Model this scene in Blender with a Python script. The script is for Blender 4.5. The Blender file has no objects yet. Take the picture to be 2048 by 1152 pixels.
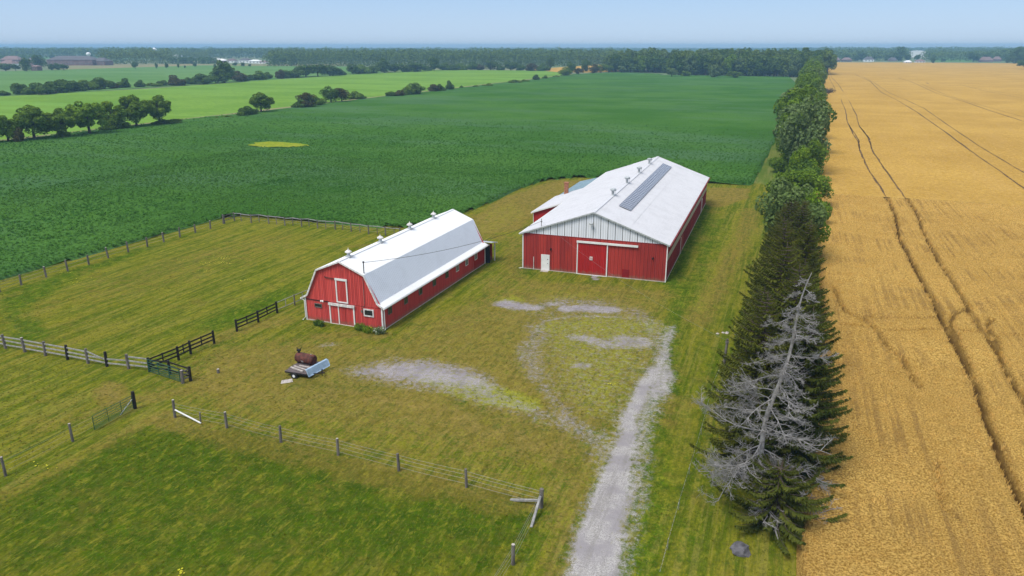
import bpy, math, random
import numpy as np
from math import radians as R, sin, cos, pi

random.seed(7)
rng = np.random.default_rng(7)
C = bpy.context.scene.collection
S = bpy.context.scene

# ------------------------------------------------------------------ camera, sky, sun, exposure
CAMH, PITCH, YAW, FPX = 27.5, R(18.088), R(20.2635), 1481.6
cd = bpy.data.cameras.new('camera'); cam = bpy.data.objects.new('camera', cd); C.objects.link(cam)
cam.location = (0, 0, CAMH); cam.rotation_euler = (pi / 2 - PITCH, 0, YAW)
cd.sensor_width = 36; cd.lens = FPX * 36 / 2048; cd.clip_start = 0.5; cd.clip_end = 30000
S.camera = cam

SUN_EL, SUN_AZ = R(58), math.atan2(-0.42, -0.84)
w = bpy.data.worlds.new('World'); S.world = w; w.use_nodes = True
nt = w.node_tree; bg = nt.nodes['Background']
sky = nt.nodes.new('ShaderNodeTexSky'); sky.sky_type = 'NISHITA'; sky.sun_disc = False
sky.sun_elevation = SUN_EL; sky.sun_rotation = SUN_AZ
sky.air_density = 1.0; sky.dust_density = 0.6; sky.ozone_density = 3.0; sky.altitude = 200
# thin even summer haze lies over the clear sky: pale at the horizon, a little bluer above
tc = nt.nodes.new('ShaderNodeTexCoord'); sx = nt.nodes.new('ShaderNodeSeparateXYZ'); nt.links.new(tc.outputs['Generated'], sx.inputs[0])
cr = nt.nodes.new('ShaderNodeValToRGB'); nt.links.new(sx.outputs[2], cr.inputs[0]); el = cr.color_ramp.elements
el[0].position = 0.0; el[0].color = (2.35, 2.95, 3.85, 1); el[1].position = 1.0; el[1].color = (3.7, 3.95, 4.3, 1)
e_ = el.new(.015); e_.color = (2.1, 2.9, 4.1, 1); e_ = el.new(.07); e_.color = (1.6, 2.5, 3.95, 1); e_ = el.new(.35); e_.color = (3.2, 3.5, 3.95, 1)
mxs = nt.nodes.new('ShaderNodeMix'); mxs.data_type = 'RGBA'; mxs.inputs[0].default_value = .85
nt.links.new(sky.outputs[0], mxs.inputs[6]); nt.links.new(cr.outputs[0], mxs.inputs[7])
nt.links.new(mxs.outputs[2], bg.inputs[0]); bg.inputs[1].default_value = 0.10
sd = bpy.data.lights.new('sun', 'SUN'); sd.energy = 1.5; sd.angle = R(24); sd.color = (1, .95, .86)
so = bpy.data.objects.new('sun', sd); C.objects.link(so)
so.rotation_euler = (pi / 2 - SUN_EL, 0, -SUN_AZ + pi)
so.location = (-60, -40, 80)
S.view_settings.view_transform = 'Standard'; S.view_settings.look = 'None'
S.view_settings.gamma = 1; S.view_settings.use_curve_mapping = False
S.view_settings.exposure = 1.08
S.cycles.max_bounces = 5; S.cycles.diffuse_bounces = 2; S.cycles.transparent_max_bounces = 6
S.cycles.volume_bounces = 0

# ------------------------------------------------------------------ survey: point on the ground seen in a direction
cp_, sp_ = cos(PITCH), sin(PITCH); cy_, sy_ = cos(YAW), sin(YAW)
Fv = np.array([-sy_ * cp_, cy_ * cp_, -sp_]); Rv = np.array([cy_, sy_, 0.0]); Uv = np.cross(Rv, Fv)
def G(u, v, z=0.0):
    d = Fv * FPX + Rv * (u - 1024) - Uv * (v - 576)
    t = (z - CAMH) / d[2]
    return (float(d[0] * t), float(d[1] * t))
def size_at(x, y):                      # pixels (2048 wide) per metre at a ground point
    return FPX / float(np.dot(np.array([x, y, -CAMH]), Fv))

# ------------------------------------------------------------------ materials
MATS = {}
def newmat(name):
    m = bpy.data.materials.new(name); m.use_nodes = True
    nt = m.node_tree; b = nt.nodes['Principled BSDF']
    b.inputs['Roughness'].default_value = 0.8
    MATS[name] = m
    return m, nt, b
class NB:
    def __init__(s, nt): s.nt = nt
    def n(s, t, **k):
        o = s.nt.nodes.new(t)
        for a, v in k.items(): setattr(o, a, v)
        return o
    def l(s, a, b): s.nt.links.new(a, b)
    def val(s, sock, x):
        if isinstance(x, (int, float)): sock.default_value = x
        elif isinstance(x, tuple): sock.default_value = (x + (1,))[:4] if len(sock.default_value) == 4 else x[:3]
        else: s.l(x, sock)
    def coord(s, kind='Object', scale=(1, 1, 1), rot=(0, 0, 0)):
        m = s.n('ShaderNodeMapping'); m.inputs['Scale'].default_value = scale; m.inputs['Rotation'].default_value = rot
        if kind == 'World': g = s.n('ShaderNodeNewGeometry'); s.l(g.outputs['Position'], m.inputs[0])
        else: t = s.n('ShaderNodeTexCoord'); s.l(t.outputs[kind], m.inputs[0])
        return m.outputs[0]
    def noise(s, scale, detail=3, vec=None, rough=.55, dist=0):
        t = s.n('ShaderNodeTexNoise'); t.inputs['Scale'].default_value = scale; t.inputs['Detail'].default_value = detail
        t.inputs['Roughness'].default_value = rough; t.inputs['Distortion'].default_value = dist
        if vec is not None: s.l(vec, t.inputs['Vector'])
        return t.outputs['Fac']
    def mr(s, x, a, b, c=0., d=1., smooth=True):
        m = s.n('ShaderNodeMapRange'); 
        if smooth: m.interpolation_type = 'SMOOTHSTEP'
        s.l(x, m.inputs[0])
        for i, v in zip((1, 2, 3, 4), (a, b, c, d)): m.inputs[i].default_value = v
        return m.outputs[0]
    def math(s, op, a, b=None):
        m = s.n('ShaderNodeMath', operation=op); s.val(m.inputs[0], a)
        if b is not None: s.val(m.inputs[1], b)
        return m.outputs[0]
    def mix(s, f, a, b, bt='MIX'):
        m = s.n('ShaderNodeMix', data_type='RGBA', blend_type=bt)
        s.val(m.inputs[0], f); s.val(m.inputs[6], a); s.val(m.inputs[7], b)
        return m.outputs[2]
    def attr(s, name, typ='GEOMETRY'):
        a = s.n('ShaderNodeAttribute'); a.attribute_name = name; a.attribute_type = typ
        return a
    def bump(s, h, strength, dist, bsdf):
        b = s.n('ShaderNodeBump'); b.inputs['Strength'].default_value = strength; b.inputs['Distance'].default_value = dist
        s.l(h, b.inputs['Height']); s.l(b.outputs[0], bsdf.inputs['Normal'])

def simple(name, col, rough=.8, var=.25, scale=3., metal=0., spec=.3, col2=None, stretch=(1, 1, 1)):
    m, nt, b = newmat(name); q = NB(nt)
    f = q.noise(scale, 4, q.coord('Object', stretch))
    f2 = q.noise(scale * 7, 2, q.coord('Object', stretch))
    c2 = col2 or tuple(c * (1 - var) for c in col)
    c1 = tuple(min(1, c * (1 + var * .5)) for c in col)
    k = q.mr(q.math('ADD', q.math('MULTIPLY', f, .65), q.math('MULTIPLY', f2, .35)), .35, .65)
    q.l(q.mix(k, c2, c1), b.inputs['Base Color'])
    b.inputs['Roughness'].default_value = rough; b.inputs['Metallic'].default_value = metal
    b.inputs['Specular IOR Level'].default_value = spec
    return m
M = {}
M['white'] = simple('white_paint', (.78, .78, .77), .55, .10, 1.2)
M['trim'] = simple('weathered_white_trim', (.70, .67, .66), .7, .35, 4)
M['dark'] = simple('dark_void', (.015, .015, .018), .6, .3)
M['post'] = simple('grey_post_wood', (.17, .15, .135), .9, .5, 6, stretch=(1, 1, .15))
M['post_dark'] = simple('dark_brown_wood', (.022, .017, .016), .75, .4, 5, stretch=(1, 1, .2))
M['rail'] = simple('pale_grey_rail_wood', (.33, .32, .31), .9, .35, 5)
M['gate'] = simple('green_gate_tube', (.012, .085, .05), .45, .3, 3, spec=.5)
M['gal'] = simple('galvanised_steel', (.50, .53, .54), .45, .3, 3, metal=.35)
M['wire'] = simple('fence_wire', (.25, .25, .25), .5, .2, 3, metal=.3)
M['pale'] = simple('pale_wire', (.62, .62, .58), .6, .3, 1)
M['concrete'] = simple('foundation_concrete', (.50, .44, .40), .9, .3, 2)
M['rust'] = simple('rusty_tank_steel', (.12, .038, .026), .75, .55, 3, col2=(.045, .018, .016))
M['blue_sheet'] = simple('pale_blue_sheet_metal', (.38, .52, .68), .45, .15, 2, spec=.5)
M['deck'] = simple('weathered_deck_plank', (.15, .12, .12), .9, .5, 4, stretch=(.3, 2, 2))
M['timber'] = simple('bleached_timber', (.46, .41, .38), .9, .35, 5)
M['rubber'] = simple('tyre_rubber', (.02, .02, .02), .8, .3)
M['brick'] = simple('orange_chimney_brick', (.36, .15, .085), .9, .35, 5)
M['blueroof'] = simple('blue_grey_lean_to_roof', (.26, .36, .42), .5, .2, 2)
M['pane'] = simple('dark_window_glass', (.02, .025, .03), .15, .4, 2, spec=.6)
M['bark'] = simple('bark', (.085, .065, .05), .95, .5, 4, stretch=(1, 1, .3))
M['greywood'] = simple('dead_grey_wood', (.27, .26, .255), .9, .4, 4)
M['tan'] = simple('tan_band_panel', (.50, .43, .34), .6, .25, 1.5)
M['far_brick'] = simple('far_brown_brick', (.19, .12, .115), .9, .3, .2)
M['far_roof'] = simple('far_grey_shingle', (.13, .12, .13), .9, .2, .2)
M['far_pink'] = simple('far_pink_brown_roof', (.25, .17, .16), .9, .2, .2)
M['far_white'] = simple('far_white_wall', (.85, .85, .85), .7, .05, .2)
M['red_box'] = simple('dark_red_patch', (.25, .008, .012), .6, .15, 1)
M['yellow'] = simple('yellow_wildflower', (.50, .47, .02), .8, .2, 4)
M['straw'] = simple('trampled_straw_track', (.13, .07, .022), .95, .4, .5)
M['rock'] = simple('grey_stone', (.12, .115, .125), .9, .4, 4)

def red_siding(name, col, col2, board, axis, fade=.3, vert=True, seam=.2):
    """painted vertical siding: tone differs from board to board, streaks run down"""
    m, nt, b = newmat(name); q = NB(nt)
    sep = q.n('ShaderNodeSeparateXYZ'); q.l(q.coord('Object'), sep.inputs[0])
    ax = sep.outputs[axis]
    fl = q.math('FLOOR', q.math('MULTIPLY', ax, 1 / board))
    wn = q.n('ShaderNodeTexWhiteNoise', noise_dimensions='1D'); q.l(fl, wn.inputs['W'])
    st = q.noise(1.0, 4, q.coord('Object', (3, 3, .35) if vert else (1, 1, 1)))
    big = q.noise(.35, 3, q.coord('Object', (1, 1, .5)))
    k = q.math('ADD', q.math('MULTIPLY', wn.outputs[0], .30), q.math('ADD', q.math('MULTIPLY', st, .5), q.math('MULTIPLY', big, .3)))
    c = q.mix(q.mr(k, .32, .75), col2, col)
    fd = q.mr(q.noise(2.2, 5, q.coord('Object', (2, 2, .4)), .7), .62, .78, 0, fade)
    c = q.mix(fd, c, (.55, .40, .37))
    # earth splashed up along the foot of the wall
    mud = q.mr(q.math('SUBTRACT', q.math('ADD', q.math('MULTIPLY', q.noise(2.0, 4, q.coord('Object', (1, 1, 1))), .9), .15), sep.outputs[2]), 0, .35, 0, .55)
    c = q.mix(mud, c, (.22, .13, .085))
    fr = q.math('FRACT', q.math('MULTIPLY', ax, 1 / seam))
    c = q.mix(q.math('MULTIPLY', q.math('LESS_THAN', fr, .16), .45), c, tuple(v * .30 for v in col2))
    q.l(c, b.inputs['Base Color']); b.inputs['Roughness'].default_value = .65
    return m
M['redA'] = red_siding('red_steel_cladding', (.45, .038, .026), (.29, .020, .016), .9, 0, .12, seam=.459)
M['redA_y'] = red_siding('red_steel_shaded_cladding', (.33, .022, .026), (.22, .012, .017), .9, 1, .10)  # darker copy of the front red: the side's shade is in the colour
M['redDoor'] = red_siding('bright_red_door_steel', (.48, .008, .008), (.38, .006, .006), .45, 0, .0)
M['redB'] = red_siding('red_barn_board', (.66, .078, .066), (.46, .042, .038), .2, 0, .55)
M['redB_y'] = red_siding('red_barn_shaded_board', (.52, .048, .042), (.40, .030, .030), .2, 1, .25)  # same boards as the front, with the side wall's shade painted in

def roofmat(name, col, axis, pitch, dirt=.18):
    m, nt, b = newmat(name); q = NB(nt)
    n1 = q.noise(.5, 4, q.coord('Object', (1, 1, 1)))
    n2 = q.noise(2.5, 3, q.coord('Object', (2, .5, 1) if axis == 1 else (.5, 2, 1)))
    k = q.mr(q.math('ADD', q.math('MULTIPLY', n1, .6), q.math('MULTIPLY', n2, .4)), .42, .66, 0, dirt)
    q.l(q.mix(k, col, tuple(c * .72 for c in col)), b.inputs['Base Color'])
    b.inputs['Roughness'].default_value = .5
    return m
M['roofA'] = roofmat('white_roof_steel', (.63, .63, .66), 1, .3, .35)
M['roofB'] = roofmat('white_gambrel_steel', (.80, .81, .83), 1, .3)
M['roofB2'] = roofmat('shaded_gambrel_steel', (.70, .74, .82), 1, .3, .2)  # bluish copy of the gambrel white; the steep slope's shade is painted in
m = M['gable'] = red_siding('white_gable_panel', (.80, .82, .87), (.66, .69, .75), .11, 0, 0, seam=.306)
M['solar'], nt, b = newmat('solar_cell')
q = NB(nt); br = q.n('ShaderNodeTexBrick'); br.offset = 0; br.squash = 1
q.l(q.coord('Object'), br.inputs['Vector'])
br.inputs['Color1'].default_value = (.085, .09, .13, 1); br.inputs['Color2'].default_value = (.11, .115, .155, 1)  # cell colours lightened to carry the sky's reflection
br.inputs['Mortar'].default_value = (.30, .32, .38, 1); br.inputs['Scale'].default_value = 1
br.inputs['Mortar Size'].default_value = .035; br.inputs['Brick Width'].default_value = .31; br.inputs['Row Height'].default_value = .31
q.l(br.outputs[0], b.inputs['Base Color']); b.inputs['Roughness'].default_value = .25
M['alu'] = simple('aluminium_frame', (.55, .56, .60), .4, .1, 3, metal=.4)

def leafmat(name, c1, c2, c3=None, trans=.25, huevar=.35, inst=False, scale=.7):
    """leaves: hue changes from clump to clump and from tree to tree"""
    m, nt, b = newmat(name); q = NB(nt)
    n = q.noise(scale, 3, q.coord('World'))
    n2 = q.noise(scale * 6, 2, q.coord('World'))
    k = q.mr(q.math('ADD', q.math('MULTIPLY', n, .6), q.math('MULTIPLY', n2, .4)), .38, .64)
    col = q.mix(k, c1, c2)
    if c3:
        oi = q.n('ShaderNodeObjectInfo')
        rnd = q.attr('tint', 'INSTANCER').outputs['Fac'] if inst else oi.outputs['Random']
        col = q.mix(q.mr(rnd, 0, 1, 0, 1, False), col, q.mix(.65, col, c3))
    q.l(col, b.inputs['Base Color']); b.inputs['Roughness'].default_value = .7
    b.inputs['Specular IOR Level'].default_value = .0
    if trans:
        t = q.n('ShaderNodeBsdfTranslucent'); q.l(col, t.inputs[0])
        mx = q.n('ShaderNodeMixShader'); mx.inputs[0].default_value = trans
        q.l(b.outputs[0], mx.inputs[1]); q.l(t.outputs[0], mx.inputs[2])
        q.l(mx.outputs[0], nt.nodes['Material Output'].inputs[0])
    return m
M['leaf'] = leafmat('broad_leaf', (.075, .14, .014), (.20, .29, .036), (.15, .24, .03))
M['leaf_lime'] = leafmat('yellow_green_leaf', (.09, .17, .012), (.24, .33, .03), (.17, .29, .025))
M['leaf_pale'] = leafmat('silvery_green_leaf', (.085, .135, .045), (.22, .29, .12), (.13, .19, .05))
M['leaf_dark'] = leafmat('dark_hedge_leaf', (.05, .105, .018), (.125, .20, .032), (.10, .16, .03))
M['leaf_brown'] = leafmat('reddish_hedge_leaf', (.055, .06, .018), (.13, .10, .035), (.10, .09, .03))
M['leaf_far'] = leafmat('wood_leaf', (.045, .10, .02), (.13, .20, .04), (.16, .21, .035), .2, scale=.18)
M['needle'] = leafmat('spruce_needle', (.038, .056, .012), (.115, .130, .026), (.12, .125, .018), .12, scale=.9)
M['soy'] = leafmat('soybean_leaf', (.042, .135, .018), (.075, .190, .032), (.10, .22, .04), .2, inst=True, scale=.12)
M['wheat'] = leafmat('ripe_wheat', (.52, .32, .07), (.92, .63, .22), (.84, .55, .17), .2, inst=True, scale=.5)

# ------------------------------------------------------------------ mesh helpers
class MB:
    """collects boxes, prisms and tubes; build() links them as ONE mesh object"""
    def __init__(s): s.v = []; s.f = []; s.m = []
    def add(s, vs, fs, mi=0):
        o = len(s.v); s.v += [tuple(map(float, p)) for p in vs]
        s.f += [tuple(i + o for i in f) for f in fs]; s.m += [mi] * len(fs)
        return s
    def box(s, x0, x1, y0, y1, z0, z1, mi=0):
        vs = [(x, y, z) for z in (z0, z1) for y in (y0, y1) for x in (x0, x1)]
        return s.add(vs, [(0, 2, 3, 1), (4, 5, 7, 6), (0, 1, 5, 4), (2, 6, 7, 3), (0, 4, 6, 2), (1, 3, 7, 5)], mi)
    def bar(s, a, b, wx, wz, mi=0, up=(0, 0, 1)):
        """rectangular bar from a to b, wx across, wz along up"""
        a = np.array(a, float); b = np.array(b, float); d = b - a; L = np.linalg.norm(d); d /= L
        u = np.array(up, float); 
        if abs(d @ u) > .95: u = np.array([0, 1., 0])
        r = np.cross(d, u); r /= np.linalg.norm(r); u = np.cross(r, d)
        vs = []
        for p in (a, b):
            for sx, sz in ((-1, -1), (1, -1), (1, 1), (-1, 1)): vs.append(p + r * sx * wx / 2 + u * sz * wz / 2)
        return s.add(vs, [(0, 1, 2, 3), (7, 6, 5, 4), (0, 4, 5, 1), (1, 5, 6, 2), (2, 6, 7, 3), (3, 7, 4, 0)], mi)
    def tube(s, pts, rad, n=6, mi=0, cap=True):
        pts = [np.array(p, float) for p in pts]; rad = rad if hasattr(rad, '__len__') else [rad] * len(pts)
        vs = []
        for i, p in enumerate(pts):
            d = pts[min(i + 1, len(pts) - 1)] - pts[max(i - 1, 0)]; d /= (np.linalg.norm(d) + 1e-9)
            u = np.array([0, 0, 1.]) if abs(d[2]) < .9 else np.array([1., 0, 0])
            r = np.cross(d, u); r /= np.linalg.norm(r); u = np.cross(r, d)
            for k in range(n):
                a = 2 * pi * k / n; vs.append(p + (r * cos(a) + u * sin(a)) * rad[i])
        fs = [(i * n + k, i * n + (k + 1) % n, (i + 1) * n + (k + 1) % n, (i + 1) * n + k) for i in range(len(pts) - 1) for k in range(n)]
        if cap: fs += [tuple(range(n))[::-1], tuple(range((len(pts) - 1) * n, len(pts) * n))]
        return s.add(vs, fs, mi)
    def lathe(s, prof, n=12, c=(0, 0, 0), mi=0):
        return s._lathe(prof, n, c, mi)
    def _lathe(s, prof, n, c, mi):
        vs = [(c[0] + r_ * cos(2 * pi * k / n), c[1] + r_ * sin(2 * pi * k / n), c[2] + z) for r_, z in prof for k in range(n)]
        fs = [(i * n + k, i * n + (k + 1) % n, (i + 1) * n + (k + 1) % n, (i + 1) * n + k) for i in range(len(prof) - 1) for k in range(n)]
        fs += [tuple(range(n))[::-1], tuple(range((len(prof) - 1) * n, len(prof) * n))]
        return s.add(vs, fs, mi)
    def build(s, name, mats, parent=None, smooth=False):
        me = bpy.data.meshes.new(name); me.from_pydata(s.v, [], s.f)
        for m in (mats if isinstance(mats, (list, tuple)) else [mats]): me.materials.append(M[m] if isinstance(m, str) else m)
        me.polygons.foreach_set('material_index', s.m)
        if smooth: me.polygons.foreach_set('use_smooth', [True] * len(s.f))
        me.update()
        return link(name, me, parent)
def link(name, me, parent=None, loc=None):
    o = bpy.data.objects.new(name, me); C.objects.link(o)
    if parent is not None: o.parent = parent
    if loc is not None: o.location = loc
    return o
def np_mesh(name, verts, faces, mats, mi=None, smooth=False, attrs=None):
    """faces: (n,4) or (n,3) int array"""
    me = bpy.data.meshes.new(name); verts = np.asarray(verts, np.float32); faces = np.asarray(faces, np.int32)
    k = faces.shape[1] if len(faces) else 3
    me.vertices.add(len(verts)); me.vertices.foreach_set('co', verts.ravel())
    me.loops.add(faces.size); me.loops.foreach_set('vertex_index', faces.ravel())
    me.polygons.add(len(faces)); me.polygons.foreach_set('loop_start', np.arange(0, faces.size, k, dtype=np.int32))
    try: me.polygons.foreach_set('loop_total', np.full(len(faces), k, np.int32))
    except Exception: pass
    for m in mats: me.materials.append(M[m] if isinstance(m, str) else m)
    if mi is not None: me.polygons.foreach_set('material_index', np.asarray(mi, np.int32))
    if smooth: me.polygons.foreach_set('use_smooth', np.ones(len(faces), bool))
    for n_, (dom, typ, dat) in (attrs or {}).items():
        a = me.attributes.new(n_, typ, dom); a.data.foreach_set('value', dat)
    me.update(calc_edges=True); me.validate()
    return me
def tag(o, label=None, cat=None, group=None, kind=None):
    if label: o['label'] = label
    if cat: o['category'] = cat
    if group: o['group'] = group
    if kind: o['kind'] = kind
    return o
def empty(name, loc=(0, 0, 0), rz=0, label=None, cat=None, group=None):
    o = bpy.data.objects.new(name, None); C.objects.link(o); o.location = loc; o.rotation_euler = (0, 0, rz)
    o.empty_display_size = .3
    return tag(o, label, cat, group)

# smooth random height field, used for shapes only
def vnoise(x, y, s, seed=0):
    x = np.asarray(x, float) / s; y = np.asarray(y, float) / s
    xi = np.floor(x).astype(np.int64); yi = np.floor(y).astype(np.int64); fx = x - xi; fy = y - yi
    fx = fx * fx * (3 - 2 * fx); fy = fy * fy * (3 - 2 * fy)
    def h(a, b):
        n = (a * 374761393 + b * 668265263 + seed * 974634777) & 0xffffffff
        n = ((n ^ (n >> 13)) * 1274126177) & 0xffffffff
        return ((n ^ (n >> 16)) & 0xffff) / 65535.0
    return (h(xi, yi) * (1 - fx) + h(xi + 1, yi) * fx) * (1 - fy) + (h(xi, yi + 1) * (1 - fx) + h(xi + 1, yi + 1) * fx) * fy
def fbm(x, y, s, seed=0, o=3):
    r = 0; a = .5; t = 0
    for i in range(o): r = r + a * vnoise(x, y, s / 2 ** i, seed + i); t += a; a *= .5
    return r / t
def sstep(x, a, b):
    t = np.clip((x - a) / (b - a), 0, 1); return t * t * (3 - 2 * t)
def seg_dist(X, Y, pts, closed=False):
    d = np.full(np.shape(X), 1e9); p = list(pts) + ([pts[0]] if closed else [])
    for (x0, y0), (x1, y1) in zip(p[:-1], p[1:]):
        dx, dy = x1 - x0, y1 - y0; L = dx * dx + dy * dy + 1e-12
        t = np.clip(((X - x0) * dx + (Y - y0) * dy) / L, 0, 1)
        d = np.minimum(d, np.hypot(X - x0 - t * dx, Y - y0 - t * dy))
    return d
def inside(X, Y, poly):
    r = np.zeros(np.shape(X), bool); n = len(poly)
    for i in range(n):
        x0, y0 = poly[i]; x1, y1 = poly[(i + 1) % n]
        c = ((y0 > Y) != (y1 > Y)) & (X < (x1 - x0) * (Y - y0) / (y1 - y0 + 1e-12) + x0)
        r ^= c
    return r
def sdist(X, Y, poly):          # positive inside
    d = seg_dist(X, Y, poly, True); return np.where(inside(X, Y, poly), d, -d)

# ------------------------------------------------------------------ the lie of the land (metres)
SOY = [(-89.6, -60), (-89.7, 60), (-88.0, 97.2), (-86, 99.3), (-70, 100.2), (-57, 101.0), (-53, 106), (-50.9, 120.8), (-50.3, 140), (-48.8, 149.4), (-45, 155),
       (-40, 158.0), (-30, 159.2), (-6.4, 160.0), (-3.3, 280), (.8, 444), (2, 600), (-6, 758), (-60, 762), (-125, 766), (-128, 790), (-150, 812), (-182, 830), (-211, 757),
       (-217, 400), (-222, 156), (-224, -60)]
WHEAT = [(3.0, -60), (3.2, 38), (4.6, 64), (5.4, 80), (5.9, 112), (7.0, 228), (10, 340), (14.6, 449), (24, 760), (41, 1290), (45, 1460), (140, 1480), (420, 1500), (620, 1400), (620, -60)]
GRASS2 = [(-228, -60), (-226, 156), (-222, 400), (-216, 757), (-262, 860), (-424, 845), (-424, 678), (-409, 397), (-426, 300), (-430, -60)]
FIELD3 = [(-440, -60), (-436, 300), (-420, 397), (-434, 678), (-440, 900), (-560, 935), (-830, 925), (-850, 600), (-860, -60)]

def field_grid(xs, ys, poly, hfn, margin=.3):
    X, Y = np.meshgrid(xs, ys); Dd = sdist(X, Y, poly)
    Z = hfn(X, Y, Dd); keep = Dd > -margin
    idx = np.arange(X.size).reshape(X.shape)
    q = np.stack([idx[:-1, :-1], idx[:-1, 1:], idx[1:, 1:], idx[1:, :-1]], -1).reshape(-1, 4)
    k = keep.ravel()[q].all(1); q = q[k]
    used = np.unique(q); mp = np.full(X.size, -1); mp[used] = np.arange(len(used))
    V = np.stack([X.ravel(), Y.ravel(), Z.ravel()], -1)[used]
    return V, mp[q], used

# --- far ground
m, nt, b = newmat('ground_soil_and_grass'); q = NB(nt); M['ground'] = m
c = q.mix(q.mr(q.noise(.004, 4, q.coord('World')), .4, .6), (.10, .16, .05), (.16, .17, .07))
q.l(c, b.inputs['Base Color'])
mb = MB(); gx = [-9000, -2500, -900, -300, 0, 300, 900, 2500, 9000]; gy = [-400, 0, 200, 600, 1200, 2500, 4500, 7000]
vs = [(x, y, -.10) for y in gy for x in gx]; nx = len(gx)
mb.add(vs, [(j * nx + i, j * nx + i + 1, (j + 1) * nx + i + 1, (j + 1) * nx + i) for j in range(len(gy) - 1) for i in range(nx - 1)])
tag(mb.build('ground', 'ground'), kind='structure')

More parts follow.
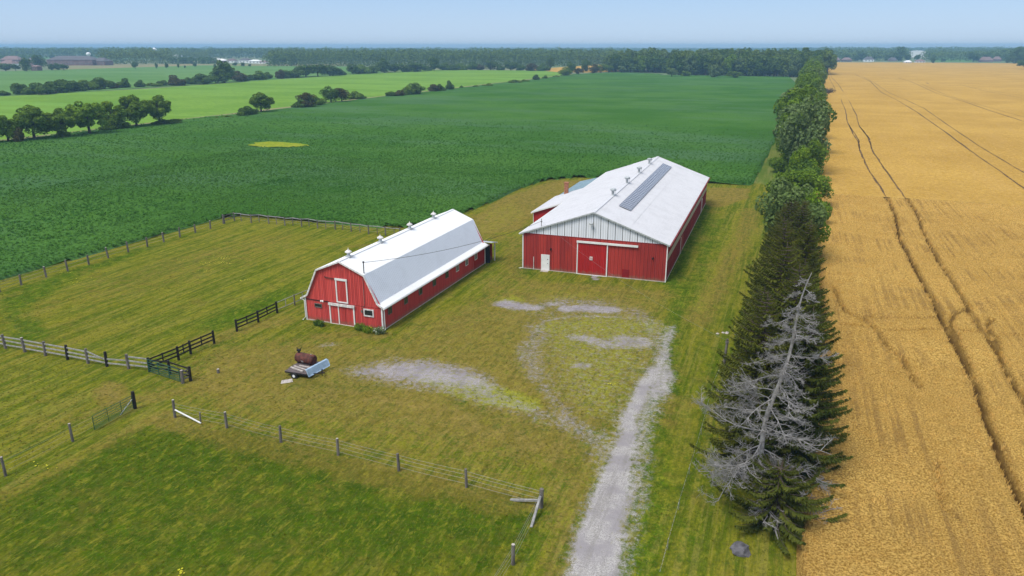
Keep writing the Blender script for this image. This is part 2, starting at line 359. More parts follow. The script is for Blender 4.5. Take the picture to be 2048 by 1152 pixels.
# --- lawn and farmyard, with its gravel, dry, lush and mossy places painted as ground cover
def px(*pts): return [G(*p) for p in pts]
def poly_soft(X, Y, pts, soft):       # filled shape with a soft edge
    return sstep(sdist(X, Y, pts), -soft, soft)
def line_soft(X, Y, pts, wd, soft=.5): return 1 - sstep(seg_dist(X, Y, pts), wd * (1 - soft), wd * (1 + soft))
def lawn_masks(X, Y):
    wx = X + 1.6 * (fbm(X, Y, 6, 3) - .5) + .5 * (fbm(X, Y, 1.4, 4) - .5)
    wy = Y + 1.6 * (fbm(X, Y, 6, 5) - .5) + .5 * (fbm(X, Y, 1.4, 6) - .5)
    L = lambda p, wd, s=.5, k=1.: k * line_soft(wx, wy, px(*p), wd, s)
    P = lambda p, s=.8, k=1.: k * poly_soft(wx, wy, px(*p), s)
    mx = lambda *a: np.maximum.reduce(a)
    gravel = mx(P([(1128, 1160), (1172, 1060), (1180, 990), (1208, 905), (1240, 830), (1266, 770), (1292, 735), (1318, 738), (1300, 775), (1278, 830), (1255, 900), (1250, 1000), (1256, 1080), (1246, 1160)], .55, .92),
                P([(1288, 735), (1322, 730), (1346, 742), (1330, 790), (1302, 800), (1280, 850), (1268, 840), (1290, 780)], .6, .72), P([(1120, 1160), (1160, 1040), (1195, 900), (1240, 800), (1285, 725), (1350, 735), (1330, 810), (1300, 870), (1290, 960), (1275, 1160)], 1.1, .50),
                P([(1300, 745), (1318, 690), (1340, 655), (1356, 650), (1345, 700), (1338, 745)], .6, .66),
                P([(700, 745), (760, 727), (850, 718), (930, 735), (975, 752), (1000, 772), (930, 778), (860, 768), (780, 765)], 2.0, .72),
                P([(900, 760), (960, 752), (1000, 775), (1010, 800), (960, 795)], 1.2, .5),
                P([(1075, 755), (1105, 760), (1130, 790), (1150, 830), (1190, 870), (1215, 900), (1200, 935), (1165, 900), (1120, 870), (1085, 850), (1100, 810)], 1.3, .44),
                P([(1140, 860), (1215, 860), (1240, 900), (1215, 960), (1180, 960)], 1.5, .42),
                L([(1072, 655), (1082, 672), (1060, 695), (1060, 730), (1080, 750)], 1.3, .8, .40),
                L([(1072, 652), (1100, 640), (1150, 634), (1200, 634), (1260, 640)], .5, .9, .44),
                L([(1012, 607), (1060, 614)], 1.2, .6, .72), L([(1090, 606), (1112, 606)], .8, .6, .6),
                L([(1135, 617), (1180, 618), (1220, 622)], 1.3, .6, .72), L([(1200, 608), (1120, 600)], 1.2, .9, .4),
                L([(1172, 678), (1195, 684)], .9, .5, .62), L([(1210, 690), (1285, 690)], 1.3, .8, .60), L([(1245, 680), (1282, 685)], 1.2, .6, .6),
                L([(1152, 675), (1160, 678)], .7, .6, .6), L([(1150, 727), (1168, 728)], .6, .6, .62),
                L([(1265, 625), (1305, 650), (1320, 690)], 1.6, .8, .38),
                L([(645, 692), (670, 690)], .6, .8, .4), P([(1010, 595), (1120, 585), (1240, 595), (1320, 630), (1345, 700), (1300, 780), (1250, 850), (1170, 850), (1090, 790), (1050, 700)], 3.0, .26),
                P([(860, 735), (1000, 770), (1110, 830), (1090, 860), (960, 810), (860, 785)], 1.8, .42), P([(680, 740), (800, 712), (960, 735), (1010, 790), (880, 790), (740, 770)], 1.6, .42),
                L([(1190, 552), (1192, 560)], .5, .5, .7))
    dry = mx(P([(430, 690), (600, 670), (760, 680), (1010, 570), (1320, 580), (1340, 700), (1250, 850), (1140, 1100), (1080, 1060), (1060, 960), (800, 900), (420, 830), (300, 780)], 4.0, .60), P([(940, 435), (1010, 395), (1105, 362), (1180, 360), (1180, 372), (1060, 440), (1040, 462), (960, 470)], 2.0, .85),
             P([(1415, 376), (1500, 378), (1500, 395), (1440, 415), (1412, 408)], .9, .95),
             P([(560, 700), (620, 690), (680, 672), (650, 700), (600, 720), (545, 735)], 1.6, .75),
             L([(400, 690), (470, 665), (560, 640)], 1.6, .8, .55), L([(640, 672), (700, 668), (760, 672)], 1.2, .8, .6),
             P([(185, 780), (215, 765), (260, 765), (275, 790), (240, 810), (200, 808)], .7, .75),
             L([(260, 800), (330, 790), (440, 770)], 1.4, .9, .6), L([(430, 775), (460, 772)], 1.2, .6, .7),
             L([(330, 840), (450, 875), (562, 905), (677, 932), (798, 962), (933, 990), (1040, 1010)], 1.5, .6, .60),
             L([(460, 850), (600, 878), (760, 905), (900, 930), (1030, 965)], 1.6, .9, .45),
             L([(650, 785), (760, 795), (850, 815), (950, 855), (1040, 885), (1090, 900)], 1.5, .8, .78),
             L([(970, 820), (1080, 880)], 2, .9, .5), L([(1050, 800), (1120, 900), (1150, 1000)], 1.6, .9, .5),
             L([(1130, 900), (1150, 1000), (1130, 1152)], 1.6, .8, .5),
             L([(1340, 790), (1330, 850)], 1.0, .9, .5), L([(1500, 420), (1480, 480), (1430, 580), (1400, 640)], 2.0, .9, .55),
             L([(1060, 570), (1200, 580), (1320, 590)], 2.2, .9, .6), L([(980, 560), (1000, 640)], 1.6, .9, .45),
             L([(960, 470), (1030, 480), (1030, 560)], 2.2, .9, .5),
             P([(0, 660), (150, 620), (300, 600), (420, 560), (600, 500), (640, 470), (560, 460), (350, 500), (120, 580)], 7, .38),
             L([(80, 850), (180, 830), (300, 800)], 2, .9, .40), L([(0, 1000), (200, 900), (330, 830)], 1.2, .9, .45),
             L([(300, 1060), (430, 990), (520, 900)], 1.4, .9, .3), L([(600, 1010), (680, 960), (740, 935)], 1.5, .9, .35))
    lush = mx(P([(0, 600), (0, 690), (120, 690), (60, 620), (150, 560), (330, 490), (450, 448), (420, 455), (250, 505), (0, 585)], 1.8, .7),
              L([(1333, 566), (1412, 410)], 1.3, .8, .95), L([(1370, 560), (1360, 620)], 2.0, .9, .6), L([(1420, 430), (1400, 500)], 1.6, .9, .6),
              L([(1290, 1152), (1302, 900), (1340, 760), (1350, 640), (1390, 560), (1440, 440)], 1.2, .8, .60),
              L([(1050, 520), (1050, 552)], 1.2, .8, .85), L([(1290, 1152), (1330, 900)], .6, .6, .5),
              L([(470, 668), (430, 690)], 1.3, .9, .7), L([(560, 590), (500, 620), (430, 650)], 2.2, .9, .75),
              P([(280, 860), (460, 862), (690, 920), (930, 985), (1060, 1015), (1020, 1100), (990, 1152), (0, 1152), (0, 1000), (200, 900)], 2.5, .60),
              L([(470, 860), (560, 890), (680, 920)], .9, .8, .7), L([(930, 990), (1060, 1020), (1040, 1100)], 1.4, .9, .6),
              L([(540, 960), (640, 975)], 1.0, .9, .7), L([(370, 950), (430, 940)], 1.0, .9, .7),
              L([(560, 758), (640, 772), (700, 775), (760, 780)], 1.0, .8, .75), L([(690, 730), (760, 715)], .9, .9, .6),
              L([(900, 800), (960, 830), (1030, 862)], 1.0, .8, .7), L([(650, 800), (720, 790)], 1, .9, .4),
              L([(1440, 640), (1380, 900), (1340, 1150)], 2.0, .9, .35))
    moss = mx(L([(840, 745), (930, 765), (985, 785), (1040, 800)], 1.5, .7, .9), L([(985, 790), (1045, 808)], 1.6, .6, .9), L([(1015, 600), (1025, 598)], 1.2, .8, .7),
              L([(1120, 655), (1180, 650), (1230, 660), (1290, 655)], 2.6, .9, .55), P([(1080, 640), (1200, 625), (1310, 640), (1290, 740), (1220, 850), (1150, 830), (1090, 720)], 2.5, .50), P([(860, 745), (1000, 765), (1060, 800), (1000, 820), (880, 790)], 1.2, .55), L([(1095, 590), (1170, 590)], 2, .9, .35),
              P([(955, 425), (1030, 400), (1060, 430), (1000, 470), (950, 460)], 2.2, .35),
              L([(1400, 620), (1420, 560), (1450, 480), (1480, 420)], 1.3, .9, .35), L([(1290, 1152), (1325, 930)], .9, .9, .3),
              L([(1215, 770), (1230, 770)], .4, .8, .8), L([(860, 440), (1040, 470)], 3, .9, .3))
    return gravel, dry, lush, moss
def drive_mask(X, Y): return poly_soft(X, Y, px((1060, 1200), (1120, 1000), (1180, 850), (1250, 740), (1310, 640), (1370, 640), (1380, 760), (1320, 900), (1300, 1200)), 2.0)

def breakpoints(a, b, near, far, grow):      # grid lines that open out with distance
    r = [a]; s = near
    while r[-1] < b: r.append(r[-1] + s); s = min(far, s * grow)
    return np.array(r)
xs = np.arange(-95, 7.01, .45); ys = np.arange(14, 163, .45)
X, Y = np.meshgrid(xs, ys); g_, d_, l_, m_ = lawn_masks(X, Y)
Z = .06 * (fbm(X, Y, 5, 21) - .5) * (1 - g_) - .03 * g_ + .05
Z = np.where(np.abs(X + 25) < 60, Z, Z)
idx = np.arange(X.size).reshape(X.shape)
qd = np.stack([idx[:-1, :-1], idx[:-1, 1:], idx[1:, 1:], idx[1:, :-1]], -1).reshape(-1, 4)
me = np_mesh('lawn', np.stack([X.ravel(), Y.ravel(), Z.ravel()], -1), qd, [], smooth=True,
             attrs={n_: ('POINT', 'FLOAT', a_.ravel().astype(np.float32)) for n_, a_ in (('gravel', g_), ('deep', poly_soft(X, Y, px((280, 860), (462, 862), (690, 918), (930, 982), (1078, 1022), (1035, 1130), (960, 1240), (0, 1400), (-200, 1100), (0, 1000), (200, 905)), 1.2)), ('white_stone', drive_mask(X, Y)), ('dry', d_), ('lush', l_), ('moss', m_))})
m, nt, b = newmat('mown_grass_and_gravel'); q = NB(nt)
ga = q.attr('gravel').outputs['Fac']; da = q.attr('dry').outputs['Fac']; la = q.attr('lush').outputs['Fac']; ma = q.attr('moss').outputs['Fac']
W = q.coord('World')
fine = q.noise(5.5, 4, W, .65); mid = q.noise(.9, 4, W, .6, .4); big = q.noise(.13, 4, W)
stripe = q.noise(1.0, 4, q.coord('World', (1.1, .05, 1)), .6); stripe2 = q.noise(1.0, 3, q.coord('World', (2.6, .12, 1)), .6)
blade = q.noise(1.0, 3, q.coord('World', (9, 2.2, 1)), .7)
green = q.mix(q.mr(mid, .35, .65), (.110, .138, .007), (.195, .205, .014))
green = q.mix(q.mr(big, .35, .65), green, (.20, .185, .018))
green = q.mix(q.mr(stripe, .45, .56, 0, .85), green, (.074, .118, .005))
green = q.mix(q.mr(stripe2, .50, .60, 0, .60), green, (.245, .22, .045))
# natural brown and lush patches everywhere, plus the surveyed ones
def amount(a, nscale, thr=.5, soft=.16):
    nn = q.math('ADD', q.math('MULTIPLY', q.noise(nscale, 5, W, .65), .55), q.math('MULTIPLY', q.noise(nscale * 5, 4, W, .7), .45))
    nn = q.mr(nn, .30, .70, 0, 1, False)
    s = q.math('SUBTRACT', q.math('ADD', a, nn), 1.0)
    k_cut = q.mr(a, .04, .30)
    return q.math('MULTIPLY', q.mr(s, -soft + (thr - .5), soft + (thr - .5)), k_cut)
lush = q.mix(q.mr(mid, .35, .65), (.036, .088, .003), (.078, .145, .005))
c = q.mix(amount(la, .8, .5, .30), green, lush)
dryc = q.mix(q.mr(mid, .3, .7), (.32, .215, .070), (.18, .13, .026))
c = q.mix(q.math('MULTIPLY', amount(da, .9, .45, .25), .75), c, dryc)
spots = q.mr(q.noise(.22, 6, W, .72),   .54, .68, 0, .55); c = q.mix(spots, c, (.21, .155, .035))
spots2 = q.mr(q.noise(.38, 5, q.coord('World', (1, 1, 1), (0, 0, .4)), .7), .58, .72, 0, .65); c = q.mix(spots2, c, (.055, .10, .014))
mossc = q.mix(q.mr(mid, .3, .7), (.23, .25, .02), (.34, .35, .025))
c = q.mix(q.math('MULTIPLY', amount(ma, 1.2, .5, .3), .8), c, mossc)
gcol = q.mix(q.mr(q.noise(13, 5, W, .8), .36, .64), (.24, .225, .22), (.50, .475, .465))
gcol = q.mix(q.mr(q.noise(.5, 4, W), .4, .65), gcol, (.29, .27, .28))
gcol = q.mix(q.attr('white_stone').outputs['Fac'], q.mix(1.0, gcol, (.86, .83, .90), 'MULTIPLY'), gcol)
gcol = q.mix(q.mr(q.noise(1, 4, q.coord('World', (1.6, .12, 1), (0, 0, -.28)), .6), .5, .62, 0, .35), gcol, (.20, .185, .17))
c = q.mix(q.attr('deep').outputs['Fac'], c, q.mix(1.0, c, (.70, .76, .55), 'MULTIPLY'))
gfac = amount(ga, 2.2, .5, .32)
mott = q.noise(1.0, 5, q.coord('World', (2.6, .9, 1)), .75, .5); grain = q.noise(1.0, 4, q.coord('World', (7, 3.2, 1)), .75)
c = q.mix(q.mr(mott, .50, .64, 0, .50), c, (.055, .075, .006))
c = q.mix(q.mr(mott, .48, .36, 0, .50), c, (.285, .26, .028))
c = q.mix(q.mr(grain, .52, .66, 0, .40), c, (.050, .060, .008))
c = q.mix(q.mr(fine, .35, .65, .0, .35), c, (.05, .055, .012))
c = q.mix(q.mr(blade, .54, .68, 0, .30), c, (.26, .24, .045))
c = q.mix(gfac, c, gcol)
q.l(c, b.inputs['Base Color']); b.inputs['Roughness'].default_value = .9; b.inputs['Specular IOR Level'].default_value = .0
hh = q.math('ADD', q.math('MULTIPLY', fine, .6), q.math('MULTIPLY', mid, .8)); q.bump(hh, .7, .15, b)
me.materials.append(m); M['lawn'] = m
tag(link('lawn', me), kind='structure')

# --- crops
def crop_material(name, cols, s1, s2, streak=None, bump=.4, bd=.2):
    m, nt, b = newmat(name); q = NB(nt); W = q.coord('World')
    a = q.noise(s1, 4, W, .6); c_ = q.noise(s2, 4, W, .7)
    c = q.mix(q.mr(a, .36, .64), cols[0], cols[1])
    c = q.mix(q.mr(c_, .35, .66), q.mix(.5, c, cols[2]), c)
    if streak:
        st = q.noise(1, 4, q.coord('World', streak[0]), .65); c = q.mix(q.mr(st, .45, .70, 0, streak[2]), c, streak[1])
    q.l(c, b.inputs['Base Color']); b.inputs['Roughness'].default_value = .85; b.inputs['Specular IOR Level'].default_value = .0
    q.bump(c_, bump, bd, b); M[name] = m
    return m
crop_material('soy_canopy', [(.052, .150, .022), (.085, .200, .038), (.034, .085, .008)], .022, 1.9, ((.012, .05, 1), (.085, .165, .085), .6), .9, .5)
crop_material('wheat_canopy', [(.50, .31, .075), (.60, .38, .095), (.27, .15, .028)], .03, 1.6, ((.35, .02, 1), (.50, .31, .095), .4), .9, .35)
crop_material('young_crop', [(.13, .25, .030), (.18, .31, .045), (.10, .19, .03)], .02, .35, ((.004, .05, 1), (.19, .35, .07), .6), .5, .4)
crop_material('far_green_crop', [(.10, .21, .05), (.13, .24, .07), (.08, .16, .05)], .01, .2, ((.003, .03, 1), (.15, .27, .09), .5), .3, .4)
crop_material('pale_rough_grass', [(.30, .25, .14), (.22, .23, .11), (.15, .16, .08)], .02, .2)

crop_material('verge_grass', [(.10, .15, .025), (.15, .175, .035), (.06, .10, .015)], .1, 1.5, ((.9, .04, 1), (.22, .21, .07), .6))
xs = np.concatenate([np.arange(-232, -92, 3.), np.arange(-92, 8, .7)])
ys = breakpoints(14, 840, .7, 6, 1.012)
PATCH = px((490, 292), (505, 296), (555, 299), (600, 297), (625, 292), (600, 289), (560, 287), (510, 288))
def hs(X, Y, D):
    top = .62 + .28 * (fbm(X, Y, 2.6, 8) - .5) + .12 * (fbm(X, Y, .9, 9) - .5)
    low = sstep(sdist(X, Y, PATCH), -.6, .6)
    return sstep(D, -.35, .25) * top * (1 - .85 * low) - .02
V, Fq, _ = field_grid(xs, ys, SOY, hs, .8)
o = link('soybean_field', np_mesh('soybean_field', V, Fq, ['soy_canopy'], smooth=True)); tag(o, kind='structure')
mb = MB()
pc = np.mean(PATCH, 0); n_ = 48; ring = []
for k in range(n_):
    a = 2 * pi * k / n_; ra = 1 + .12 * sin(3 * a + 1) + .06 * sin(7 * a) + random.uniform(-.05, .05)
    ring.append((pc[0] + 9.2 * ra * cos(a), pc[1] + 5.4 * ra * sin(a), .50 + .03 * sin(9 * a)))
mb.add(ring + [(pc[0], pc[1], .53)], [(k, (k + 1) % n_, n_) for k in range(n_)])
crop_material('yellow_weeds', [(.24, .30, .02), (.31, .32, .03), (.11, .17, .02)], .5, 1.6)
# the weedy hollow in the crop
tag(mb.build('weed_patch', 'yellow_weeds'), 'oval patch of yellow green weeds inside the dark soybean field', 'weeds', kind='stuff')

# tramlines in the wheat
def zt(ox, oy, s, pts): return [(ox + x / s, oy + y / s) for x, y in pts]
TR = []
TR.append((zt(1600, 250, 2.56, [(250, 0), (300, 75), (305, 130), (350, 225), (420, 330), (485, 460), (510, 590), (600, 760), (690, 920), (740, 1050)]) + zt(1600, 650, 2.295, [(690, 60), (720, 110), (760, 200), (800, 290), (880, 500), (960, 700), (1028, 850), (1100, 1000)]), .34, 1.))
TR.append((zt(1600, 250, 2.56, [(300, 0), (355, 70), (370, 130), (430, 220), (520, 345), (590, 445), (640, 575), (720, 720), (830, 890), (900, 1020), (960, 1110)]) + zt(1600, 650, 2.295, [(870, 80), (960, 230), (1028, 370), (1100, 500)]), .30, .9))
TR.append((zt(1600, 650, 2.295, [(640, -10), (700, 30), (745, 120), (790, 230)]), .25, .6))
TR.append((zt(1600, 250, 2.56, [(170, 840), (200, 920), (240, 970), (310, 1000), (400, 1060), (440, 1140)]) + zt(1600, 650, 2.295, [(400, 110), (470, 170), (520, 260), (545, 300)]), .28, .6))
TR.append((zt(1600, 250, 2.56, [(290, 992), (480, 1000), (600, 1000), (720, 995)]), .22, .6))
TR.append((zt(1600, 250, 2.56, [(220, 1030), (420, 1062), (580, 1062), (700, 1055), (850, 1065), (1147, 1090)]), .22, .5))
TR.append((zt(1600, 250, 2.56, [(850, 955), (790, 980), (768, 1020), (800, 1100), (835, 1160)]), .25, .7))
TR.append((zt(1600, 250, 2.56, [(985, 1005), (955, 1040), (990, 1090), (1025, 1160)]), .25, .7))
TR.append((zt(1600, 250, 2.56, [(560, 400), (580, 440), (600, 480)]), .2, .4))
TR.append((zt(1600, 650, 2.295, [(630, 640), (650, 850), (720, 900)]), .2, .35))
TRW = [([G(u, v, .45) for u, v in p], wd, k) for p, wd, k in TR]
def wheat_cut(X, Y):
    cut = np.zeros(np.shape(X))
    wob = .35 * (fbm(X, Y, 2.0, 31) - .5)
    for p, wd, k in TRW: cut = np.maximum(cut, k * (1 - sstep(seg_dist(X + wob, Y, p), wd * .5, wd * 1.25)))
    return cut
def hw(X, Y, D):
    top = .80 + .10 * (fbm(X, Y, 3.5, 12) - .5) + .10 * (fbm(X, Y, .8, 14) - .5)
    return sstep(D, -.3, .1) * top * (1 - .96 * wheat_cut(X, Y)) - .02
xs = np.arange(2.6, 70, .3); ys = np.arange(16, 152.01, .32)
V, Fq, used = field_grid(xs, ys, WHEAT, hw, .4)
m, nt, b = newmat('wheat_canopy_near'); q = NB(nt); W = q.coord('World')
cutn = q.attr('cut').outputs['Fac']
c_ = q.noise(8.0, 5, W, .75)
c = q.mix(q.mr(q.noise(.06, 3, W), .36, .64), (.66, .425, .12), (.79, .52, .15))
c = q.mix(q.mr(c_, .40, .62), (.25, .14, .030), c)
c = q.mix(q.math('MULTIPLY', q.mr(q.noise(1, 3, q.coord('World', (2.6, .05, 1))), .45, .6), q.mr(q.noise(.1, 3, W), .4, .6, 0, .6)), c, (.22, .13, .045))
c = q.mix(cutn, c, (.09, .05, .014)); q.l(c, b.inputs['Base Color']); b.inputs['Roughness'].default_value = .9; b.inputs['Specular IOR Level'].default_value = .0; q.bump(c_, .8, .2, b); M['wheat_near'] = m
o = link('wheat_field', np_mesh('wheat_field', V, Fq, ['wheat_near'], smooth=True, attrs={'cut': ('POINT', 'FLOAT', wheat_cut(V[:, 0], V[:, 1]).astype(np.float32))})); tag(o, kind='structure')
def hw2(X, Y, D): return sstep(D, -1, .3) * .80 - .02
xs = breakpoints(2, 640, 3, 20, 1.05); ys = breakpoints(152, 1510, 5, 25, 1.04)
V, Fq, _ = field_grid(xs, ys, WHEAT, hw2, 3)
o = link('far_wheat_field', np_mesh('far_wheat_field', V, Fq, ['wheat_canopy'], smooth=True)); tag(o, kind='structure')
xs = np.arange(70, 640, 6.); ys = np.concatenate([np.arange(-60, 152, 6.), [152.01]])
V, Fq, _ = field_grid(xs, ys, WHEAT, hw2, 3)
o = link('side_wheat_field', np_mesh('side_wheat_field', V, Fq, ['wheat_canopy'], smooth=True)); tag(o, kind='structure')
FT = [(zt(1500, 80, 3.737, [(780, 255), (900, 310), (980, 390), (1100, 450), (1250, 540), (1450, 680), (1640, 822)]) + [(1990, 335), (2060, 385)], .55),
      (zt(1500, 80, 3.737, [(830, 265), (930, 320), (1040, 395), (1150, 440), (1300, 510), (1500, 650), (1760, 822)]) + [(2060, 352)], .4),
      (zt(1500, 80, 3.737, [(1100, 280), (1200, 310), (1400, 400), (1600, 460), (1800, 530), (2060, 612)]), .6),
      (zt(1500, 80, 3.737, [(1240, 310), (1450, 405), (1700, 480), (2060, 580)]), .35),
      (zt(1500, 80, 3.737, [(1560, 330), (1750, 380), (2060, 440)]), .5),
      (zt(1500, 80, 3.737, [(1660, 350), (1850, 385), (2060, 420)]), .35),
      (zt(1500, 80, 3.737, [(570, 175), (580, 240), (600, 300), (640, 372)]), .45), (zt(1500, 80, 3.737, [(585, 190), (610, 280), (660, 330), (697, 388)]), .45),
      (zt(1500, 80, 3.737, [(678, 440), (715, 530), (728, 610), (770, 700), (810, 760), (820, 822)]), .40), (zt(1500, 80, 3.737, [(735, 445), (795, 560), (815, 640), (880, 720), (912, 822)]), .40),
      (zt(1500, 80, 3.737, [(550, 244), (700, 248), (860, 252)]), 1.2), (zt(1500, 80, 3.737, [(900, 293), (1050, 288), (1150, 290)]), .9),
      (zt(1500, 80, 3.737, [(1235, 446), (1330, 452), (1450, 458)]), .6), (zt(1500, 80, 3.737, [(1315, 318), (1335, 327)]), 1.0),
      (zt(1500, 80, 3.737, [(1890, 231), (1925, 233)]), 2.2), (zt(1500, 80, 3.737, [(1580, 210), (1600, 211)]), 2.0), (zt(1500, 80, 3.737, [(1320, 248), (1560, 250)]), 1.2)]
for p, wd in FT + [(p_, wd_ * 1.35) for p_, wd_, k_ in TR[:2]]:
    P2 = []
    for (u0, v0), (u1, v1) in zip(p[:-1], p[1:]):
        for t in np.linspace(0, 1, 6, endpoint=False): P2.append((u0 + (u1 - u0) * t, v0 + (v1 - v0) * t))
    P2.append(p[-1]); P2 = [G(u, v, .8) for u, v in P2]; P2 = [pp for pp in P2 if pp[1] > 150.5]
    if len(P2) < 2: continue
    mb = MB(); vs = []
    for i, (x, y) in enumerate(P2):
        a = P2[max(i - 1, 0)]; b2 = P2[min(i + 1, len(P2) - 1)]; dx, dy = b2[0] - a[0], b2[1] - a[1]; L = math.hypot(dx, dy)
        ww = wd * random.uniform(.45, 1.1) / 2 * min(1, (i + .3), (len(P2) - i - .7)); ox = random.uniform(-.1, .1)
        vs += [(x - dy / L * ww + ox, y + dx / L * ww, .80), (x + dy / L * ww + ox, y - dx / L * ww, .80)]
    mb.add(vs, [(2 * i, 2 * i + 1, 2 * i + 3, 2 * i + 2) for i in range(len(P2) - 1)])
    tag(mb.build('wheel_track', 'straw'), kind='structure')

def flat_field(name, poly, mat, h, cell):
    P_ = np.array(poly); xs = np.arange(P_[:, 0].min(), P_[:, 0].max() + cell, cell); ys = np.arange(P_[:, 1].min(), P_[:, 1].max() + cell, cell)
    V, Fq, _ = field_grid(xs, ys, poly, lambda X, Y, D: h * sstep(D, -cell, cell) + 0 * X, cell)
    return tag(link(name, np_mesh(name, V, Fq, [mat], smooth=True)), kind='structure')
flat_field('green_field', GRASS2, 'young_crop', .35, 5)
flat_field('distant_green_field', FIELD3, 'far_green_crop', .3, 8)
flat_field('distant_wheat_strip', px((1060, 140), (1110, 136), (1180, 131), (1238, 126), (1245, 134), (1245, 143), (1120, 146)), 'wheat_canopy', .5, 8)
flat_field('rough_pasture', px((100, 139), (320, 137), (470, 134), (700, 131), (700, 127), (520, 128), (330, 128), (150, 130)), 'pale_rough_grass', .2, 10)
flat_field('far_pasture', px((1870, 124), (1945, 124), (1945, 114), (1870, 114)), 'far_green_crop', .2, 14)
flat_field('far_left_meadow', px((60, 118), (330, 117), (330, 113), (60, 113)), 'far_green_crop', .2, 20)
flat_field('verge', [(-7, 158), (-3.6, 280), (.4, 444), (1.5, 600), (16, 600), (14, 449), (7, 228), (6, 158)], 'verge_grass', .05, 1.5)
flat_field('hedge_verge', [(-222.5, -60), (-222.3, 156), (-217.6, 400), (-211.6, 757), (-215.6, 757), (-221.4, 400), (-226, 156), (-228, -60)], 'pale_rough_grass', .45, 1.4)

# ------------------------------------------------------------------ small plants set out by geometry nodes: one source clump per kind
def clump_quads(kind, seed):
    r = np.random.default_rng(seed); V = []; Fc = []
    def quad(c, ax, ay):
        o = len(V); V.extend([c - ax, c + ax, c + ax * .55 + ay, c - ax * .55 + ay]); Fc.append((o, o + 1, o + 2, o + 3))
    n = dict(soy=16, wheat=13, grass=9)[kind]
    for i in range(n):
        a = r.uniform(0, 2 * pi)
        if kind == 'soy':
            d = r.uniform(0, .30); c = np.array([d * cos(a), d * sin(a), r.uniform(-.05, .22) * (1 - d)])
            b_ = r.uniform(0, 2 * pi); t = r.uniform(.1, .8); ay = np.array([cos(b_) * cos(t), sin(b_) * cos(t), sin(t)]) * r.uniform(.12, .2)
            ax = np.array([-sin(b_), cos(b_), r.uniform(-.3, .3)]) * r.uniform(.06, .1)
        elif kind == 'wheat':
            d = r.uniform(0, .17); c = np.array([d * cos(a), d * sin(a), -.25])
            b_ = r.uniform(0, 2 * pi); l_ = r.uniform(0, .5); ay = np.array([cos(b_) * l_, sin(b_) * l_, 1.]) * r.uniform(.26, .42)
            ax = np.array([-sin(b_ + 1), cos(b_ + 1), 0]) * r.uniform(.013, .025)
        else:
            d = r.uniform(0, .12); c = np.array([d * cos(a), d * sin(a), -.01])
            b_ = r.uniform(0, 2 * pi); ay = np.array([cos(b_) * .5, sin(b_) * .5, .8]) * r.uniform(.05, .12)
            ax = np.array([-sin(b_), cos(b_), 0]) * r.uniform(.015, .03)
        quad(c, ax, ay)
    return np.array(V), np.array(Fc)
def scatter(name, kind, pts, scl, tint, mat, label, cat):
    Vs = []; Fs = []; src = []; off = 0; var = 3
    for k in range(var):
        v, f_ = clump_quads(kind, 100 + k); Vs.append(v); Fs.append(f_ + off); off += len(v); src += [k + 1] * len(v)
    n = len(pts); Vs.append(pts)
    z = np.zeros(off, np.float32)
    which = np.concatenate([z, rng.integers(1, var + 1, n)]).astype(np.int32)
    me = np_mesh(name, np.concatenate(Vs), np.concatenate(Fs), [mat], attrs={
        'src': ('POINT', 'INT', np.array(src + [0] * n, np.int32)), 'which': ('POINT', 'INT', which),
        'scl': ('POINT', 'FLOAT', np.concatenate([z, scl]).astype(np.float32)), 'tint': ('POINT', 'FLOAT', np.concatenate([z, tint]).astype(np.float32)),
        'rot': ('POINT', 'FLOAT', np.concatenate([z, rng.uniform(0, 6.28, n)]).astype(np.float32))})
    o = link(name, me); tag(o, label, cat, kind='stuff')
    g = bpy.data.node_groups.new(name, 'GeometryNodeTree')
    g.interface.new_socket('Geometry', in_out='INPUT', socket_type='NodeSocketGeometry'); g.interface.new_socket('Geometry', in_out='OUTPUT', socket_type='NodeSocketGeometry')
    N = g.nodes; L = g.links.new; gi = N.new('NodeGroupInput'); go = N.new('NodeGroupOutput'); jn = N.new('GeometryNodeJoinGeometry')
    def at(nm, t):
        a = N.new('GeometryNodeInputNamedAttribute'); a.data_type = t; a.inputs[0].default_value = nm; return a.outputs['Attribute']
    def eq(sock, v):
        c_ = N.new('FunctionNodeCompare'); c_.data_type = 'INT'; c_.operation = 'EQUAL'; L(sock, c_.inputs[2]); c_.inputs[3].default_value = v; return c_.outputs[0]
    src_ = at('src', 'INT'); wh = at('which', 'INT'); sc = at('scl', 'FLOAT'); ro = at('rot', 'FLOAT')
    cx = N.new('ShaderNodeCombineXYZ'); L(ro, cx.inputs[2])
    sp0 = N.new('GeometryNodeSeparateGeometry'); L(gi.outputs[0], sp0.inputs[0]); L(eq(src_, 0), sp0.inputs[1])
    for k in range(1, var + 1):
        sp = N.new('GeometryNodeSeparateGeometry'); L(gi.outputs[0], sp.inputs[0]); L(eq(src_, k), sp.inputs[1])
        ip = N.new('GeometryNodeInstanceOnPoints'); L(sp0.outputs[0], ip.inputs['Points']); L(eq(wh, k), ip.inputs['Selection'])
        L(sp.outputs[0], ip.inputs['Instance']); L(cx.outputs[0], ip.inputs['Rotation']); L(sc, ip.inputs['Scale'])
        L(ip.outputs[0], jn.inputs[0])
    L(jn.outputs[0], go.inputs[0])
    md = o.modifiers.new('scatter', 'NODES'); md.node_group = g
    return o
def in_view(x, y, pad=3):
    """keeps only plants whose place falls in or near the pictured ground"""
    d = np.stack([x, y, np.full_like(x, -CAMH)], -1); zz = d @ Fv; u = (d @ Rv) / zz * FPX; v = -(d @ Uv) / zz * FPX
    return (np.abs(u) < 1024 + 220) & (v < 576 + 220) & (zz > 0)
